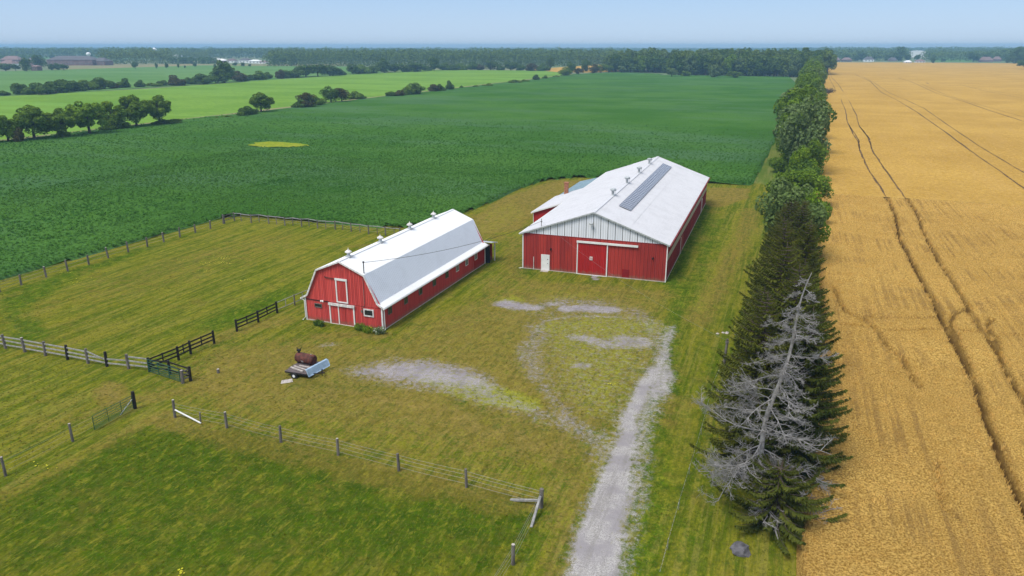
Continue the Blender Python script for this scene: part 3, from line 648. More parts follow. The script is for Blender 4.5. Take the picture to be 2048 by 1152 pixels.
def jitter_grid(x0, x1, y0, y1, cell, rowx=None):
    xs = np.arange(x0, x1, rowx or cell); ys = np.arange(y0, y1, cell); X, Y = np.meshgrid(xs, ys); X = X.ravel(); Y = Y.ravel()
    jx = .12 if rowx else cell * .45
    X = X + rng.uniform(-jx, jx, X.size); Y = Y + rng.uniform(-cell * .5, cell * .5, Y.size)
    k = in_view(X, Y); return X[k], Y[k]
PX, PY, PS = [], [], []
for (x0, x1, y0, y1, cell, sc, row) in ((2.6, 40, 20, 62, .21, .85, .30), (3, 60, 62, 100, .30, 1.0, .38), (3, 69, 100, 151, .48, 1.4, None), (5, 170, 151, 300, 1.0, 2.0, None)):
    x, y = jitter_grid(x0, x1, y0, y1, cell, row); d = sdist(x, y, WHEAT)
    k = (d > .05) & (rng.random(len(x)) > wheat_cut(x, y) * 1.9 if y1 < 152 else (d > .5) & (rng.random(len(x)) < 1.1 - sstep(y, 160, 300) * 1.1))
    PX.append(x[k]); PY.append(y[k]); PS.append(np.full(k.sum(), sc) * rng.uniform(.75, 1.25, k.sum()))
x = np.concatenate(PX); y = np.concatenate(PY); s_ = np.concatenate(PS)
z = .70 + .12 * (fbm(x, y, 3.5, 12) - .5) + rng.uniform(-.06, .06, len(x)) - .22 * (s_ > 1.45) * sstep(s_, 1.3, 2.2)
scatter('standing_wheat', 'wheat', np.stack([x, y, z], -1), s_, rng.random(len(x)), 'wheat', 'ripe golden wheat standing in the field beside the tree row', 'wheat')
print('wheat clumps', len(x))
PX, PY, PS = [], [], []
for (x0, x1, y0, y1, cell, sc) in ((-100, 2, 55, 165, .50, .78), (-140, -100, 60, 165, .72, 1.1), (-130, 4, 165, 300, .85, .95), (-224, -130, 90, 300, 1.1, 1.15)):
    x, y = jitter_grid(x0, x1, y0, y1, cell); d = sdist(x, y, SOY); k = (d > -.38) & (sdist(x, y, PATCH) < -.2) & (rng.random(len(x)) < 1.1 - sstep(y, 110, 300) * 1.1)
    PX.append(x[k]); PY.append(y[k]); PS.append(np.full(k.sum(), sc) * rng.uniform(.8, 1.35, k.sum()))
x = np.concatenate(PX); y = np.concatenate(PY); s_ = np.concatenate(PS)
z = .50 + .32 * (fbm(x, y, 2.6, 8) - .5) + rng.uniform(-.08, .08, len(x)) - .06 * (s_ > 1.2) * s_
scatter('soybean_plants', 'soy', np.stack([x, y, z], -1), s_, np.clip(fbm(x, y, 14, 77) * 1.6 - .3, 0, 1), 'soy', 'dark green soybean plants covering the large field behind the barns', 'crop')
print('soy clumps', len(x))
x, y = jitter_grid(-92, 4, 18, 84, .42)
g_, d_, l_, m_ = lawn_masks(x, y); k = (rng.random(len(x)) > g_ * 1.6) & (rng.random(len(x)) < 1.0 - sstep(y, 34, 84)) & (sdist(x, y, WHEAT) < -.2) & (sdist(x, y, SOY) < -.3)
x, y, d_, l_ = x[k], y[k], d_[k], l_[k]
M['tuft'] = leafmat('grass_tuft', (.09, .11, .015), (.15, .175, .016), (.24, .20, .05), .3, inst=True, scale=.6)
scatter('grass_tufts', 'grass', np.stack([x, y, np.full(len(x), .03)], -1), rng.uniform(.5, 1.2, len(x)), np.clip(.35 + d_ * .7 - l_ * .35 + rng.uniform(-.25, .25, len(x)), 0, 1), 'tuft', 'short mown grass tufts across the near paddock and yard', 'grass')
print('tufts', len(x))

# ------------------------------------------------------------------ the long barn with the arena roof (A)
oA, aA = (-12.3255, 87.4445), .016
WA, LA, EA, RA = 18.35, 50.6, 4.82, 8.06
def ribbed(mb, p0, du, width, bot, top, pitch=.23, depth=.03, rib=.05, nrm=(0, -1, 0), mi=0):
    """vertical sheet with narrow ribs; bot/top are functions of the distance along du"""
    p0 = np.array(p0, float); du = np.array(du, float); nv = np.array(nrm, float)
    n = max(1, int(round(width / pitch))); pt = width / n; prof = []
    for i in range(n):
        s = i * pt; prof += [(s, 0), (s + pt - rib * 1.6, 0), (s + pt - rib * 1.25, depth), (s + pt - rib * .35, depth)]
    prof.append((width, 0)); vs = []
    for s, d in prof:
        b_, t_ = bot(s), top(s)
        for z in (b_, t_): vs.append(p0 + du * s + nv * d + np.array([0, 0, z]))
    fs = [(2 * i, 2 * i + 2, 2 * i + 3, 2 * i + 1) for i in range(len(prof) - 1)]
    return mb.add(vs, fs, mi)
def roof_sheet(name, mat, parent, a, b, c, d, pitch=.3, depth=.035, th=.05):
    """sloping roof panel a-b along the eave, d-c along the ridge, with standing ribs up the slope"""
    a, b, c, d = (np.array(p, float) for p in (a, b, c, d)); nv = np.cross(b - a, d - a); nv /= np.linalg.norm(nv)
    if nv[2] < 0: nv = -nv
    L = np.linalg.norm(b - a); n = max(1, int(round(L / pitch))); mb = MB()
    mb.add([a, b, c, d, a - nv * th, b - nv * th, c - nv * th, d - nv * th], [(0, 1, 2, 3), (7, 6, 5, 4), (0, 4, 5, 1), (1, 5, 6, 2), (2, 6, 7, 3), (3, 7, 4, 0)])
    for i in range(n + 1):
        t = i / n * (1 - .04 / L) + .02 / L; p = a + (b - a) * t; r_ = d + (c - d) * t; e = (b - a) / L * .02
        vs = [p - e, p + e, r_ + e, r_ - e, p - e * .5 + nv * depth, p + e * .5 + nv * depth, r_ + e * .5 + nv * depth, r_ - e * .5 + nv * depth]
        mb.add(vs, [(4, 5, 6, 7), (0, 1, 5, 4), (3, 7, 6, 2), (0, 4, 7, 3), (1, 2, 6, 5)])
    return mb.build(name, mat, parent)

A = empty('arena_barn', (oA[0], oA[1], 0), aA, 'long red steel barn with a low white gable roof and solar panels', 'barn')
MB().box(-WA - .06, .06, -.06, LA + .06, -.2, .14).build('foundation', 'concrete', A)
mb = MB(); ribbed(mb, (-WA, 0, 0), (1, 0, 0), WA, lambda s: .14, lambda s: EA, .23); mb.build('front_wall', 'redA', A)
mb = MB(); ribbed(mb, (0, 0, 0), (0, 1, 0), LA, lambda s: .14, lambda s: 2.55, .25, nrm=(1, 0, 0))
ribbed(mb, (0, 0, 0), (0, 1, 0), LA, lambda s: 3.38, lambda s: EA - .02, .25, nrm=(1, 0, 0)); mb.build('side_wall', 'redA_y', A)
for k in range(17):                                     # pale translucent band high on the long side
    y0 = .05 + k * (LA - .1) / 17; ribbed(mb := MB(), (.01, y0, 0), (0, 1, 0), (LA - .1) / 17 - .03, lambda s: 2.56, lambda s: 3.37, .3, .02, .05, (1, 0, 0)); mb.build('light_panel', 'tan', A)
mb = MB(); mb.box(-WA, -WA + .05, .05, LA, .14, EA); mb.box(-WA, 0, LA - .05, LA, .14, EA)
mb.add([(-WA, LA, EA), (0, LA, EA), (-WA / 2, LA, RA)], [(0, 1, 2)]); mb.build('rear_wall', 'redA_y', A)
# gable backing and its separate sheets
mb = MB(); mb.add([(-WA, .03, EA + .02), (0, .03, EA + .02), (-WA / 2, .03, RA - .04)], [(0, 1, 2)]); mb.build('gable_backing', 'dark', A)
topA = lambda x: EA + .02 + (RA - EA - .08) * (1 - abs(x + WA / 2) / (WA / 2))
NG = 20
for k in range(NG):
    x0 = -WA + k * WA / NG + .03; x1 = -WA + (k + 1) * WA / NG - .03
    if k == 0: x0 += .12
    if k == NG - 1: x1 -= .12
    mb = MB(); dz = random.uniform(0, .012); xm = -WA / 2
    ribbed(mb, (x0, -.005 - dz, 0), (1, 0, 0), x1 - x0, lambda s: EA - .05, lambda s, x0=x0: topA(x0 + s), .15, .018, .03)
    mb.build('gable_panel', 'gable', A)
MB().box(-WA, 0, -.045, -.034, EA - .08, EA - .02).build('gable_drip_trim', 'red_box', A)
# roof: each slope in two lapped runs of sheets
ov, og = .32, .28; k_ = (RA - EA) / (WA / 2)
for sx in (1, -1):
    xe = (ov if sx > 0 else -WA - ov); xr = -WA / 2
    def rp(t, y, up=0): x = xe + (xr - xe) * t; return (x, y, EA + .06 - k_ * ov + t * (RA - EA + k_ * ov) + up)
    a = rp(0, -og); b = rp(0, LA + og); c1 = rp(.53, LA + og); d1 = rp(.53, -og)
    roof_sheet('roof_slope', 'roofA', A, a, b, c1, d1)
    roof_sheet('roof_slope', 'roofA', A, rp(.52, -og, .035), rp(.52, LA + og, .035), rp(1, LA + og, .03), rp(1, -og, .03))
    for yy in (-og - .01, LA + og + .01): MB().bar(rp(0, yy, -.08), rp(1, yy, -.05), .03, .17).build('barge_board', 'gal', A)
    xg = xe + .05 * sx
    mb = MB(); mb.box(min(xg, xg + .1 * sx), max(xg, xg + .1 * sx), -og, LA + og, EA - .2, EA - .08); mb.build('gutter', 'white' if sx < 0 else 'redA_y', A)
    xc = 0 if sx > 0 else -WA
    MB().box(xc - .05, xc + .07 if sx > 0 else xc + .06, -.075, .03, .05, EA - .02).build('corner_trim', 'white', A)
MB().bar((-WA / 2, -og, RA + .10), (-WA / 2, LA + og, RA + .10), .42, .03).build('ridge_cap', 'roofA', A)
mb = MB(); mb.box(-WA - .02, -WA + .10, -.12, -.077, .1, EA - .25); mb.bar((-WA + .03, -.1, .18), (-WA - .5, -.12, .04), .09, .07); mb.build('downspout', 'white', A)
# sliding door, track, fixed leaf, man door
d = MB(); ribbed(d, (-11.05, -.10, 0), (1, 0, 0), 3.7, lambda s: .12, lambda s: 4.08, .23); dd = d.build('sliding_door', 'redDoor', A)
mb = MB(); mb.box(-11.16, -11.03, -.17, -.105, .02, 4.14); mb.box(-7.36, -7.22, -.17, -.105, .02, 4.14); mb.box(-11.16, -7.22, -.16, -.10, .0, .12); mb.build('door_frame', 'white', dd)
sg = MB(); sg.box(-9.50, -9.12, -.165, -.15, 2.02, 2.48); sg.build('notice', 'trim', dd)
mb = MB(); [mb.box(-9.46, -9.16, -.171, -.166, z, z + .035) for z in (2.13, 2.22, 2.31)]; mb.build('notice_print', 'redB', dd)
MB().box(-11.2, -3.5, -.26, -.105, 4.16, 4.40).build('door_track', 'white', A)
man = MB().box(-15.72, -14.86, -.085, -.035, .10, 2.05).build('man_door', 'white', A)
mb = MB(); mb.box(-15.85, -15.72, -.11, -.034, .06, 2.17); mb.box(-14.86, -14.73, -.11, -.034, .06, 2.17); mb.box(-15.72, -14.86, -.11, -.034, 2.05, 2.17); mb.build('door_frame', 'white', man)
MB().tube([(-14.97, -.085, 1.05), (-14.97, -.16, 1.05)], .035, 8).build('handle', 'dark', man); MB().box(-15.02, -14.92, -.1, -.085, 1.5, 1.62).build('door_viewer', 'dark', man)
MB().box(-15.8, -14.8, -.75, -.06, -.02, .10).build('door_step', 'concrete', A)
MB().tube([(-16.85, -.1, .02), (-16.85, -.1, 1.75)], .045, 8).build('vent_pipe', 'trim', A)
for x in (-14.58, -1.65):
    mb = MB(); mb.tube([(x, -.02, 2.98), (x, -.16, 2.95)], .11, 8); mb.tube([(x, -.16, 2.95), (x, -.17, 2.80)], .07, 6); mb.build('wall_vent', 'dark', A)
MB().box(-5.36, -4.47, -.06, -.032, .17, 1.2).build('hatch', 'red_box', A)
mb = MB(); mb.tube([(-9.39, -.03, 6.72), (-9.39, -.35, 6.80)], .04, 6); mb.lathe([(.10, 0), (.25, -.08), (.24, -.2), (.1, -.26)][::-1], 10, (-9.39, -.42, 6.86)); mb.build('floodlight', 'gal', A)
mb = MB(); mb.tube([(-15.97, .25, 5.6), (-15.97, .25, 6.75)], .04, 6); mb.box(-16.07, -15.87, .2, .3, 6.3, 6.4); mb.build('service_mast', 'post', A)
def vent(y):
    v = MB(); v.lathe([(.24, -.1), (.20, .1), (.15, .16), (.15, .62), (.36, .66), (.42, .74), (.42, .90), (.35, .96), (.08, 1.02)], 14, (-WA / 2, y, RA + .08))
    o = v.build('roof_vent', 'gal', A, smooth=False)
    for a in (.3, 2.4, 4.5): MB().bar((-WA / 2 + .3 * cos(a), y + .3 * sin(a), RA + .2), (-WA / 2 + .38 * cos(a), y + .38 * sin(a), RA + .78), .03, .03).build('stay', 'wire', o)
for y in (11.2, 21.2, 31.2, 41.3): vent(y)
# solar array on the right slope
SA = empty('solar_array', (oA[0], oA[1], 0), aA, 'long single row of dark blue solar panels on the white roof slope', 'solar panels')
kz = lambda x: EA + .06 + (-x) * k_
fr_me = None; nsp = 39
for k in range(nsp):
    y0 = 6.95 + k * .995
    if fr_me is None:
        L_ = 1.66; hw_ = L_ / 2; c_, s_ = cos(math.atan(k_)), sin(math.atan(k_))
        f_ = MB(); 
        for (a0, a1, b0, b1) in ((-hw_, hw_, 0, .03), (-hw_, hw_, .955, .985), (-hw_, -hw_ + .03, .03, .955), (hw_ - .03, hw_, .03, .955)): f_.box(a0, a1, b0, b1, 0, .045)
        g_ = MB(); g_.box(-hw_ + .03, hw_ - .03, .03, .955, .01, .036)
        o1 = g_.build('solar_panel', 'solar', SA); o2 = f_.build('frame', 'alu', o1); fr_me = (o1.data, o2.data)
    else:
        o1 = link('solar_panel', fr_me[0], SA); o2 = link('frame', fr_me[1], o1)
    o1.location = (-6.72, y0, kz(-6.72) + .17); o1.rotation_euler = (0, math.atan(k_), 0)
mb = MB()
for xx in (-7.2, -6.25): mb.bar((xx, 6.9, kz(xx) + .11), (xx, 45.8, kz(xx) + .11), .05, .06)
mb.build('mounting_rail', 'gal', SA)
# side lean-to, chimney, blue lean-to
def lt(x): return EA + .02 - (-WA - x) * k_ - .05
l = MB(); vs = [(-WA - .02, 20.3, .14), (-23.4, 20.3, .14), (-23.4, 20.3, lt(-23.4)), (-WA - .02, 20.3, lt(-WA) - .02)]; l.add(vs, [(0, 1, 2, 3)])
l.add([(p[0], 33.1, p[2]) for p in vs], [(0, 1, 2, 3)]); l.add([(-23.4, 20.3, .14), (-23.4, 33.1, .14), (-23.4, 33.1, lt(-23.4)), (-23.4, 20.3, lt(-23.4))], [(0, 1, 2, 3)])
LT = l.build('lean_to', 'redDoor', A)
roof_sheet('lean_to_roof', 'roofA', LT, (-23.75, 20.0, lt(-23.75) + .08), (-23.75, 33.4, lt(-23.75) + .08), (-WA + .25, 33.4, lt(-WA + .25) + .10), (-WA + .25, 20.0, lt(-WA + .25) + .10))
mb = MB(); mb.bar((-23.75, 19.98, lt(-23.75) - .01), (-WA, 19.98, lt(-WA) + .0), .03, .18); mb.build('barge_board', 'white', LT)
mb = MB(); mb.box(-23.46, -23.38, 20.22, 20.29, .1, lt(-23.4)); mb.build('corner_trim', 'white', LT)
ch = MB(); ch.box(-21.85, -21.25, 32.3, 32.9, 2.9, 5.55); ch.box(-21.92, -21.18, 32.23, 32.97, 5.55, 5.68)
for z in np.arange(3.4, 5.5, .22): ch.box(-21.857, -21.243, 32.293, 32.907, z, z + .02)
ch.build('chimney', 'brick', A)
mb = MB(); mb.box(-22.4, -WA - .03, 34.2, 48.0, .1, 3.3); LB = mb.build('rear_lean_to', 'redA_y', A)
roof_sheet('rear_lean_to_roof', 'blueroof', LB, (-23.2, 33.9, 3.12), (-23.2, 48.3, 3.12), (-WA - .05, 48.3, 4.42), (-WA - .05, 33.9, 4.42))
# side doors on the long side
for y0, y1, z1 in ((41.6, 42.9, 2.45), (13.6, 16.4, 2.5)):
    sdoor = MB().box(.035, .06, y0 + .08, y1 - .08, .1, z1 - .1).build('side_door', 'redA_y', A)
    mb = MB(); mb.box(.035, .10, y0, y0 + .08, .1, z1); 
    if y0 > 20: mb.box(.035, .10, y1 - .08, y1, .1, z1); mb.box(.035, .1, y0 + .08, y1 - .08, z1 - .1, z1)
    mb.build('door_frame', 'white', sdoor)

# ------------------------------------------------------------------ the gambrel barn (B)
oB, aB = (-36.542, 61.248), -.0145
WB, LB_, EB, RB, KX, KZ = 9.15, 26.3, 2.62, 6.88, 2.83, 5.72
B = empty('gambrel_barn', (oB[0], oB[1], 0), aB, 'red board barn with a white gambrel roof and small roof cupolas', 'barn')
MB().box(-WB - .05, .05, -.05, LB_ + .05, -.2, .13).build('foundation', 'concrete', B)
def topB(x):
    u = abs(x + WB / 2)
    return RB - (RB - KZ) * u / KX if u < KX else KZ - (KZ - EB) * (u - KX) / (WB / 2 - KX)
NBD = 46
for part_, z0f, z1f in (('lower_front_wall', lambda s: .13, lambda s: 2.36), ('upper_front_wall', lambda s: 2.40, lambda s: max(2.41, topB(-WB + s) - .05))):
    mb = MB(); ribbed(mb, (-WB, -.0 if part_[0] == 'l' else -.03, 0), (1, 0, 0), WB, z0f, z1f, .2, .022, .03); mb.build(part_, 'redB', B)
MB().box(-WB, -6.2, -.07, -.052, 2.33, 2.42).build('drip_board', 'post_dark', B)
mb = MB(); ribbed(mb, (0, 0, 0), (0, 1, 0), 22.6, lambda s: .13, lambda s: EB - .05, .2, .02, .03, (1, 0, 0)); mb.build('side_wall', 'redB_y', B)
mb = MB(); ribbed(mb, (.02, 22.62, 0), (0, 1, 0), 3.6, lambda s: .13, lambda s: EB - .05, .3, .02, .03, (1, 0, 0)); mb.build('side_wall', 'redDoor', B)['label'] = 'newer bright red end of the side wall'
mb = MB(); mb.box(-WB, -WB + .05, .02, LB_, .13, EB - .03)
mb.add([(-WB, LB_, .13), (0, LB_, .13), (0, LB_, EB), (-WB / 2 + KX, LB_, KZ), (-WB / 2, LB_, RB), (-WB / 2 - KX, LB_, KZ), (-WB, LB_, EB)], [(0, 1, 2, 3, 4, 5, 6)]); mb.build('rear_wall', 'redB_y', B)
og = .25; pr = [(.36, EB - .06, 'flare'), (-.35, EB + .28, 'knee0'), (-WB / 2 + KX, KZ + .06, 'knee'), (-WB / 2, RB + .06, 'ridge')]
for sx in (1, -1):
    fx = lambda x: x if sx > 0 else -WB - x
    P_ = [(fx(a), b_) for a, b_, _ in pr]
    def rs(mat, i, j, up=0):
        (x0, z0), (x1, z1) = P_[i], P_[j]
        return roof_sheet('roof_slope', mat, B, (x0, -og, z0 + up), (x0, LB_ + og, z0 + up), (x1, LB_ + og, z1 + up), (x1, -og, z1 + up), .3, .022)
    rs('roofB', 0, 1); rs('roofB2', 1, 2, .012); rs('roofB', 2, 3, .02)
    for yy in (-og - .02, LB_ + og + .02):
        for (x0, z0), (x1, z1) in zip(P_[:-1], P_[1:]): MB().bar((x0, yy, z0 - .06), (x1, yy, z1 - .06), .035, .15).build('barge_board', 'trim', B)
    xg = fx(.38); MB().box(xg - .05, xg + .05, -og - .1, LB_ + og, EB - .22, EB - .11).build('gutter', 'white', B)
    xc = 0 if sx > 0 else -WB
    MB().box(xc - .07, xc + .07, -.10, -.034 if sx < 0 else .05, .05, EB - .1).build('corner_trim', 'white', B)
mb = MB(); mb.tube([(.30, -.15, EB - .2), (.16, .12, EB - .5), (.16, .14, .3), (.3, .0, .08)], .05, 6); mb.build('downspout', 'white', B)
mb = MB(); mb.tube([(-WB - .34, -.2, EB - .2), (-WB - .08, -.14, EB - .45), (-WB - .08, -.14, .4), (-WB - .3, -.4, .1)], .055, 6); mb.build('downspout', 'white', B)
MB().bar((-WB / 2, -og, RB + .085), (-WB / 2, LB_ + og, RB + .085), .30, .03).build('ridge_cap', 'roofB', B)
def cupola(y):
    c = MB(); z = RB + .02; x = -WB / 2
    c.box(x - .26, x + .26, y - .26, y + .26, z - .12, z + .14)
    c._lathe([(.24, .14), (.17, .30), (.17, .52)], 10, (x, y, z), 0); o = c.build('cupola', 'gal', B)
    c = MB(); c._lathe([(.34, .52), (.36, .58), (.30, .66), (.06, .82), (.03, .86), (.02, 1.02)], 10, (x, y, z), 0); c.build('cupola_cap', 'trim', o)
for y in (1.6, 7.9, 14.6, 20.8): cupola(y)
# hay door and main door
hd = MB(); ribbed(hd, (-5.12, -.07, 0), (1, 0, 0), 1.1, lambda s: 2.6, lambda s: 4.82, .2, .02, .03); hd = hd.build('hay_door', 'redB', B)
mb = MB(); mb.box(-5.26, -5.12, -.12, -.07, 2.48, 4.86); mb.box(-4.02, -3.88, -.12, -.07, 2.48, 4.86); mb.box(-5.12, -4.02, -.12, -.07, 2.48, 2.60); mb.box(-5.3, -3.84, -.15, -.07, 4.86, 5.08); mb.build('door_frame', 'white', hd)
mb = MB(); mb.bar((-6.45, -.12, 5.06), (-5.32, -.12, 4.98), .05, .08); mb.bar((-6.5, -.14, 5.12), (-6.35, -.14, 4.98), .06, .06); mb.build('hay_track', 'rust', B)
for x0, x1, nm in ((-6.08, -5.17, 'door_leaf'), (-5.07, -4.34, 'door_leaf'), (-4.30, -3.36, 'door_leaf')):
    mb = MB(); ribbed(mb, (x0, -.06, 0), (1, 0, 0), x1 - x0, lambda s: .08, lambda s: 2.02, .2, .02, .03); mb.build(nm, 'redB', B)
mb = MB(); mb.box(-6.22, -6.09, -.13, -.06, .0, 2.1); mb.box(-3.35, -3.2, -.13, -.06, -.0, 2.1); mb.box(-5.17, -5.07, -.12, -.06, .0, 2.05); mb.box(-6.09, -3.35, -.12, -.06, .0, .08)
mb.build('door_frame', 'white', B)
MB().box(-6.25, -3.12, -.24, -.06, 2.1, 2.34).build('door_header', 'trim', B)
def window(x0, x1, z0, z1, side=False, y=None, frame='trim', fw=.1):
    mb = MB(); g_ = MB()
    if side:
        a, b_ = x0, x1; mb.box(.03, .075, a - fw, a, z0 - fw, z1 + fw); mb.box(.03, .075, b_, b_ + fw, z0 - fw, z1 + fw); mb.box(.03, .075, a, b_, z0 - fw, z0); mb.box(.03, .075, a, b_, z1, z1 + fw); g_.box(.03, .05, a, b_, z0, z1)
        if frame != 'post': mb.box(.051, .07, (a + b_) / 2 - .02, (a + b_) / 2 + .02, z0, z1)
    else:
        mb.box(x0 - fw, x0, -.10, -.035, z0 - fw, z1 + fw); mb.box(x1, x1 + fw, -.10, -.035, z0 - fw, z1 + fw); mb.box(x0, x1, -.10, -.035, z0 - fw, z0); mb.box(x0, x1, -.10, -.035, z1, z1 + fw); g_.box(x0, x1, -.06, -.035, z0, z1)
    o = mb.build('window', frame, B); g_.build('pane', 'pane', o)
    return o
window(-7.98, -7.22, 1.66, 1.97, fw=.06, frame='post'); window(-2.0, -1.08, 1.50, 2.05, fw=.13)
for y, fr in ((1.45, 'post'), (4.8, 'post'), (8.13, 'post'), (11.5, 'post'), (14.8, 'post'), (17.7, 'white'), (20.45, 'white'), (23.3, 'white')):
    window(y - .33, y + .33, 1.42, 2.12, True, frame=fr, fw=.07)
mb = MB(); mb.tube([(-6.95, -.05, 2.48), (-6.95, -.25, 2.52)], .03, 6); mb.tube([(-7.05, -.28, 2.5), (-6.98, -.4, 2.4)], .08, 8); mb.tube([(-6.85, -.28, 2.5), (-6.75, -.4, 2.4)], .08, 8); mb.build('wall_light', 'white', B)
mb = MB(); mb.tube([(-1.93, .15, 5.6), (-1.93, .15, 7.12)], .05, 8); mb.box(-2.0, -1.86, .08, .22, 6.98, 7.1); mb.build('service_mast', 'post_dark', B)
mb = MB(); mb.tube([(-1.95, -.12, 5.4), (-1.95, -.12, 2.75), (-2.0, -.12, 2.5), (-2.25, -.12, 2.2), (-2.32, -.12, 1.95)], .03, 6); mb.build('conduit', 'post', B)
MB().box(-2.4, -2.24, -.14, -.04, 1.72, 1.98).build('meter_box', 'post', B)
MB().box(.04, .09, 26.15, 26.27, .05, 2.5).build('corner_trim', 'white', B)
# rear porch
pb = MB(); pb.box(-3.4, .6, 26.6, 26.66, .0, 2.4); P0 = pb.build('porch_opening_shade', 'dark', B)  # upright dark sheet stands in for the shade inside the porch opening
roof_sheet('porch_roof', 'roofB2', P0, (-3.6, 28.4, 2.52), (1.0, 28.4, 2.52), (1.0, 26.5, 2.95), (-3.6, 26.5, 2.95))
MB().box(.62, .76, 28.0, 28.14, 0, 2.5).build('porch_post', 'trim', P0); MB().box(.3, .42, 26.8, 26.9, 0, 2.6).build('porch_post', 'trim', P0)
MB().box(-3.4, .3, 28.1, 28.16, .0, 2.3).build('porch_wall', 'redA', P0)

# service cable from the mast to the other barn
def sag(a, b, s, n=14): return [tuple(np.array(a) + (np.array(b) - np.array(a)) * t + np.array([0, 0, -4 * s * t * (1 - t)])) for t in np.linspace(0, 1, n)]
def worldB(x, y, z): return (oB[0] + x * cos(aB) - y * sin(aB), oB[1] + x * sin(aB) + y * cos(aB), z)
def worldA(x, y, z): return (oA[0] + x * cos(aA) - y * sin(aA), oA[1] + x * sin(aA) + y * cos(aA), z)
MB().tube(sag(worldB(-1.93, .15, 7.0), worldA(-15.97, .25, 6.4), .75), .022, 5).build('service_cable', 'dark').update_tag()
tag(bpy.data.objects['service_cable'], 'black overhead cable slung between the masts of the two barns', 'cable')
MB().tube(sag(worldA(-15.97, .2, 6.45), (-3.35, 64.6, 2.4), .9, 20), .007, 4).build('thin_cable', 'wire')
tag(bpy.data.objects['thin_cable'], 'thin pale cable running down past the sliding door to the leaning pole', 'cable')

# ------------------------------------------------------------------ plants at the front of the gambrel barn
def shrub_mesh(name, n, rx, ry, rz, leaf, mat, seed, lobes=6, flowers=None):
    r = np.random.default_rng(seed); ctr = np.stack([r.uniform(-.55, .55, lobes) * rx, r.uniform(-.55, .55, lobes) * ry, r.uniform(.25, .6, lobes) * rz], -1)
    rad = r.uniform(.35, .6, lobes)
    k = r.integers(0, lobes, n); d = r.normal(size=(n, 3)); d /= np.linalg.norm(d, axis=1)[:, None]
    p = ctr[k] + d * (rad[k] * r.uniform(.7, 1.05, n))[:, None] * np.array([rx, ry, rz]); p[:, 2] = np.maximum(p[:, 2], .03)
    return leaf_quads(name, p, d, leaf, mat, r, flowers)
def leaf_quads(name, p, nrm, size, mat, r, flowers=None, extra=None):
    n = len(p); a = nrm + r.normal(size=(n, 3)) * .55; a /= np.linalg.norm(a, axis=1)[:, None]
    t = np.cross(a, r.normal(size=(n, 3))); t /= np.linalg.norm(t, axis=1)[:, None]; b_ = np.cross(a, t)
    s = size * r.uniform(.6, 1.35, n)[:, None]
    V = np.stack([p - t * s, p + b_ * s * .7, p + t * s, p - b_ * s * .7], 1).reshape(-1, 3); Fq = np.arange(4 * n).reshape(-1, 4)
    mats = [mat]; mi = None
    if flowers: mats = [mat, flowers]; mi = (r.random(n) < .12).astype(int)
    if extra is not None:
        tv, tf = extra; V = np.concatenate([V, tv]); Fq = np.concatenate([Fq, tf + 4 * n]); mats = [mat, 'bark']; mi = np.concatenate([np.zeros(n, int), np.ones(len(tf), int)])
    return np_mesh(name, V, Fq, mats, mi)
for (u, v, rx, mat, fl, lab, sd_) in ((638, 652, .8, 'leaf_dark', None, 'small dark shrub by the left wall of the gambrel barn front', 1), (722, 661, .9, 'leaf', None, 'low green shrub against the barn front below the window', 2),
        (738, 666, .8, 'leaf_lime', 'yellow', 'yellowish shrub near the barn corner, right of the low green one', 3), (757, 669, .75, 'leaf_pale', 'trim', 'pale flowering shrub at the white corner of the gambrel barn', 4)):
    x, y = G(u, v); y = min(y, 61.2 - .6 + (x + 36.5) * -.0145)
    r_ = empty('shrub', (x, y, 0), 0, lab, 'shrub')
    link('foliage', shrub_mesh('foliage', 900, rx, .5, .75, .07, mat, sd_, flowers=fl), r_)
    st = MB(); [st.tube([(0, 0, 0), (random.uniform(-.4, .4), random.uniform(-.2, .2), .4)], .015, 4) for _ in range(5)]; st.build('stem', 'bark', r_)

# ------------------------------------------------------------------ fences
def wob(s=.04): return random.uniform(-s, s)
def post(parent, x, y, h, r_=.09, mat='post', lean=.05, square=False, name='post', cap=False):
    mb = MB(); lx, ly = wob(lean) * h, wob(lean) * h
    if square: mb.bar((x, y, -.1), (x + lx, y + ly, h), r_ * 2, r_ * 2)
    else: mb.tube([(x, y, -.1), (x + lx * .5, y + ly * .5, h * .5), (x + lx, y + ly, h)], [r_ * 1.05, r_, r_ * .93], 8)
    o = mb.build(name, mat, parent)
    if cap: c = MB(); c.tube([(x + lx, y + ly, h), (x + lx, y + ly, h + .02)], r_ * .9, 8); c.build('post_top', 'timber', o)
    return (x + lx, y + ly)
def wires(parent, pts, hs, rad=.012, mat='wire'):
    for h in hs:
        mb = MB()
        for a, b_ in zip(pts[:-1], pts[1:]): mb.tube(sag((a[0], a[1], h), (b_[0], b_[1], h + wob(.03)), .03, 4), rad, 4, cap=False)
        mb.build('wire', mat, parent)
def rail(parent, a, b_, za, zb, w_=.04, hgt=.12, mat='rail', name='rail', off=0):
    MB().bar((a[0], a[1] + off, za), (b_[0], b_[1] + off, zb), w_, hgt).build(name, mat, parent)
# 1 west paddock line
F1 = empty('wire_fence', (0, 0, 0), 0, 'grey post and wire fence between the paddock and the crop edge', 'fence')
P1 = px((-45, 598), (0, 585), (43, 571), (93, 555), (136, 543), (178, 530), (217, 517), (257, 505), (295, 494), (328, 485), (360, 475), (391, 466), (421, 458), (447, 448))
for i, (x, y) in enumerate(P1): post(F1, x, y, random.uniform(1.35, 1.65), .12, 'post', .07, cap=i % 3 == 0)
wires(F1, P1, (.5, .9, 1.25), .012)
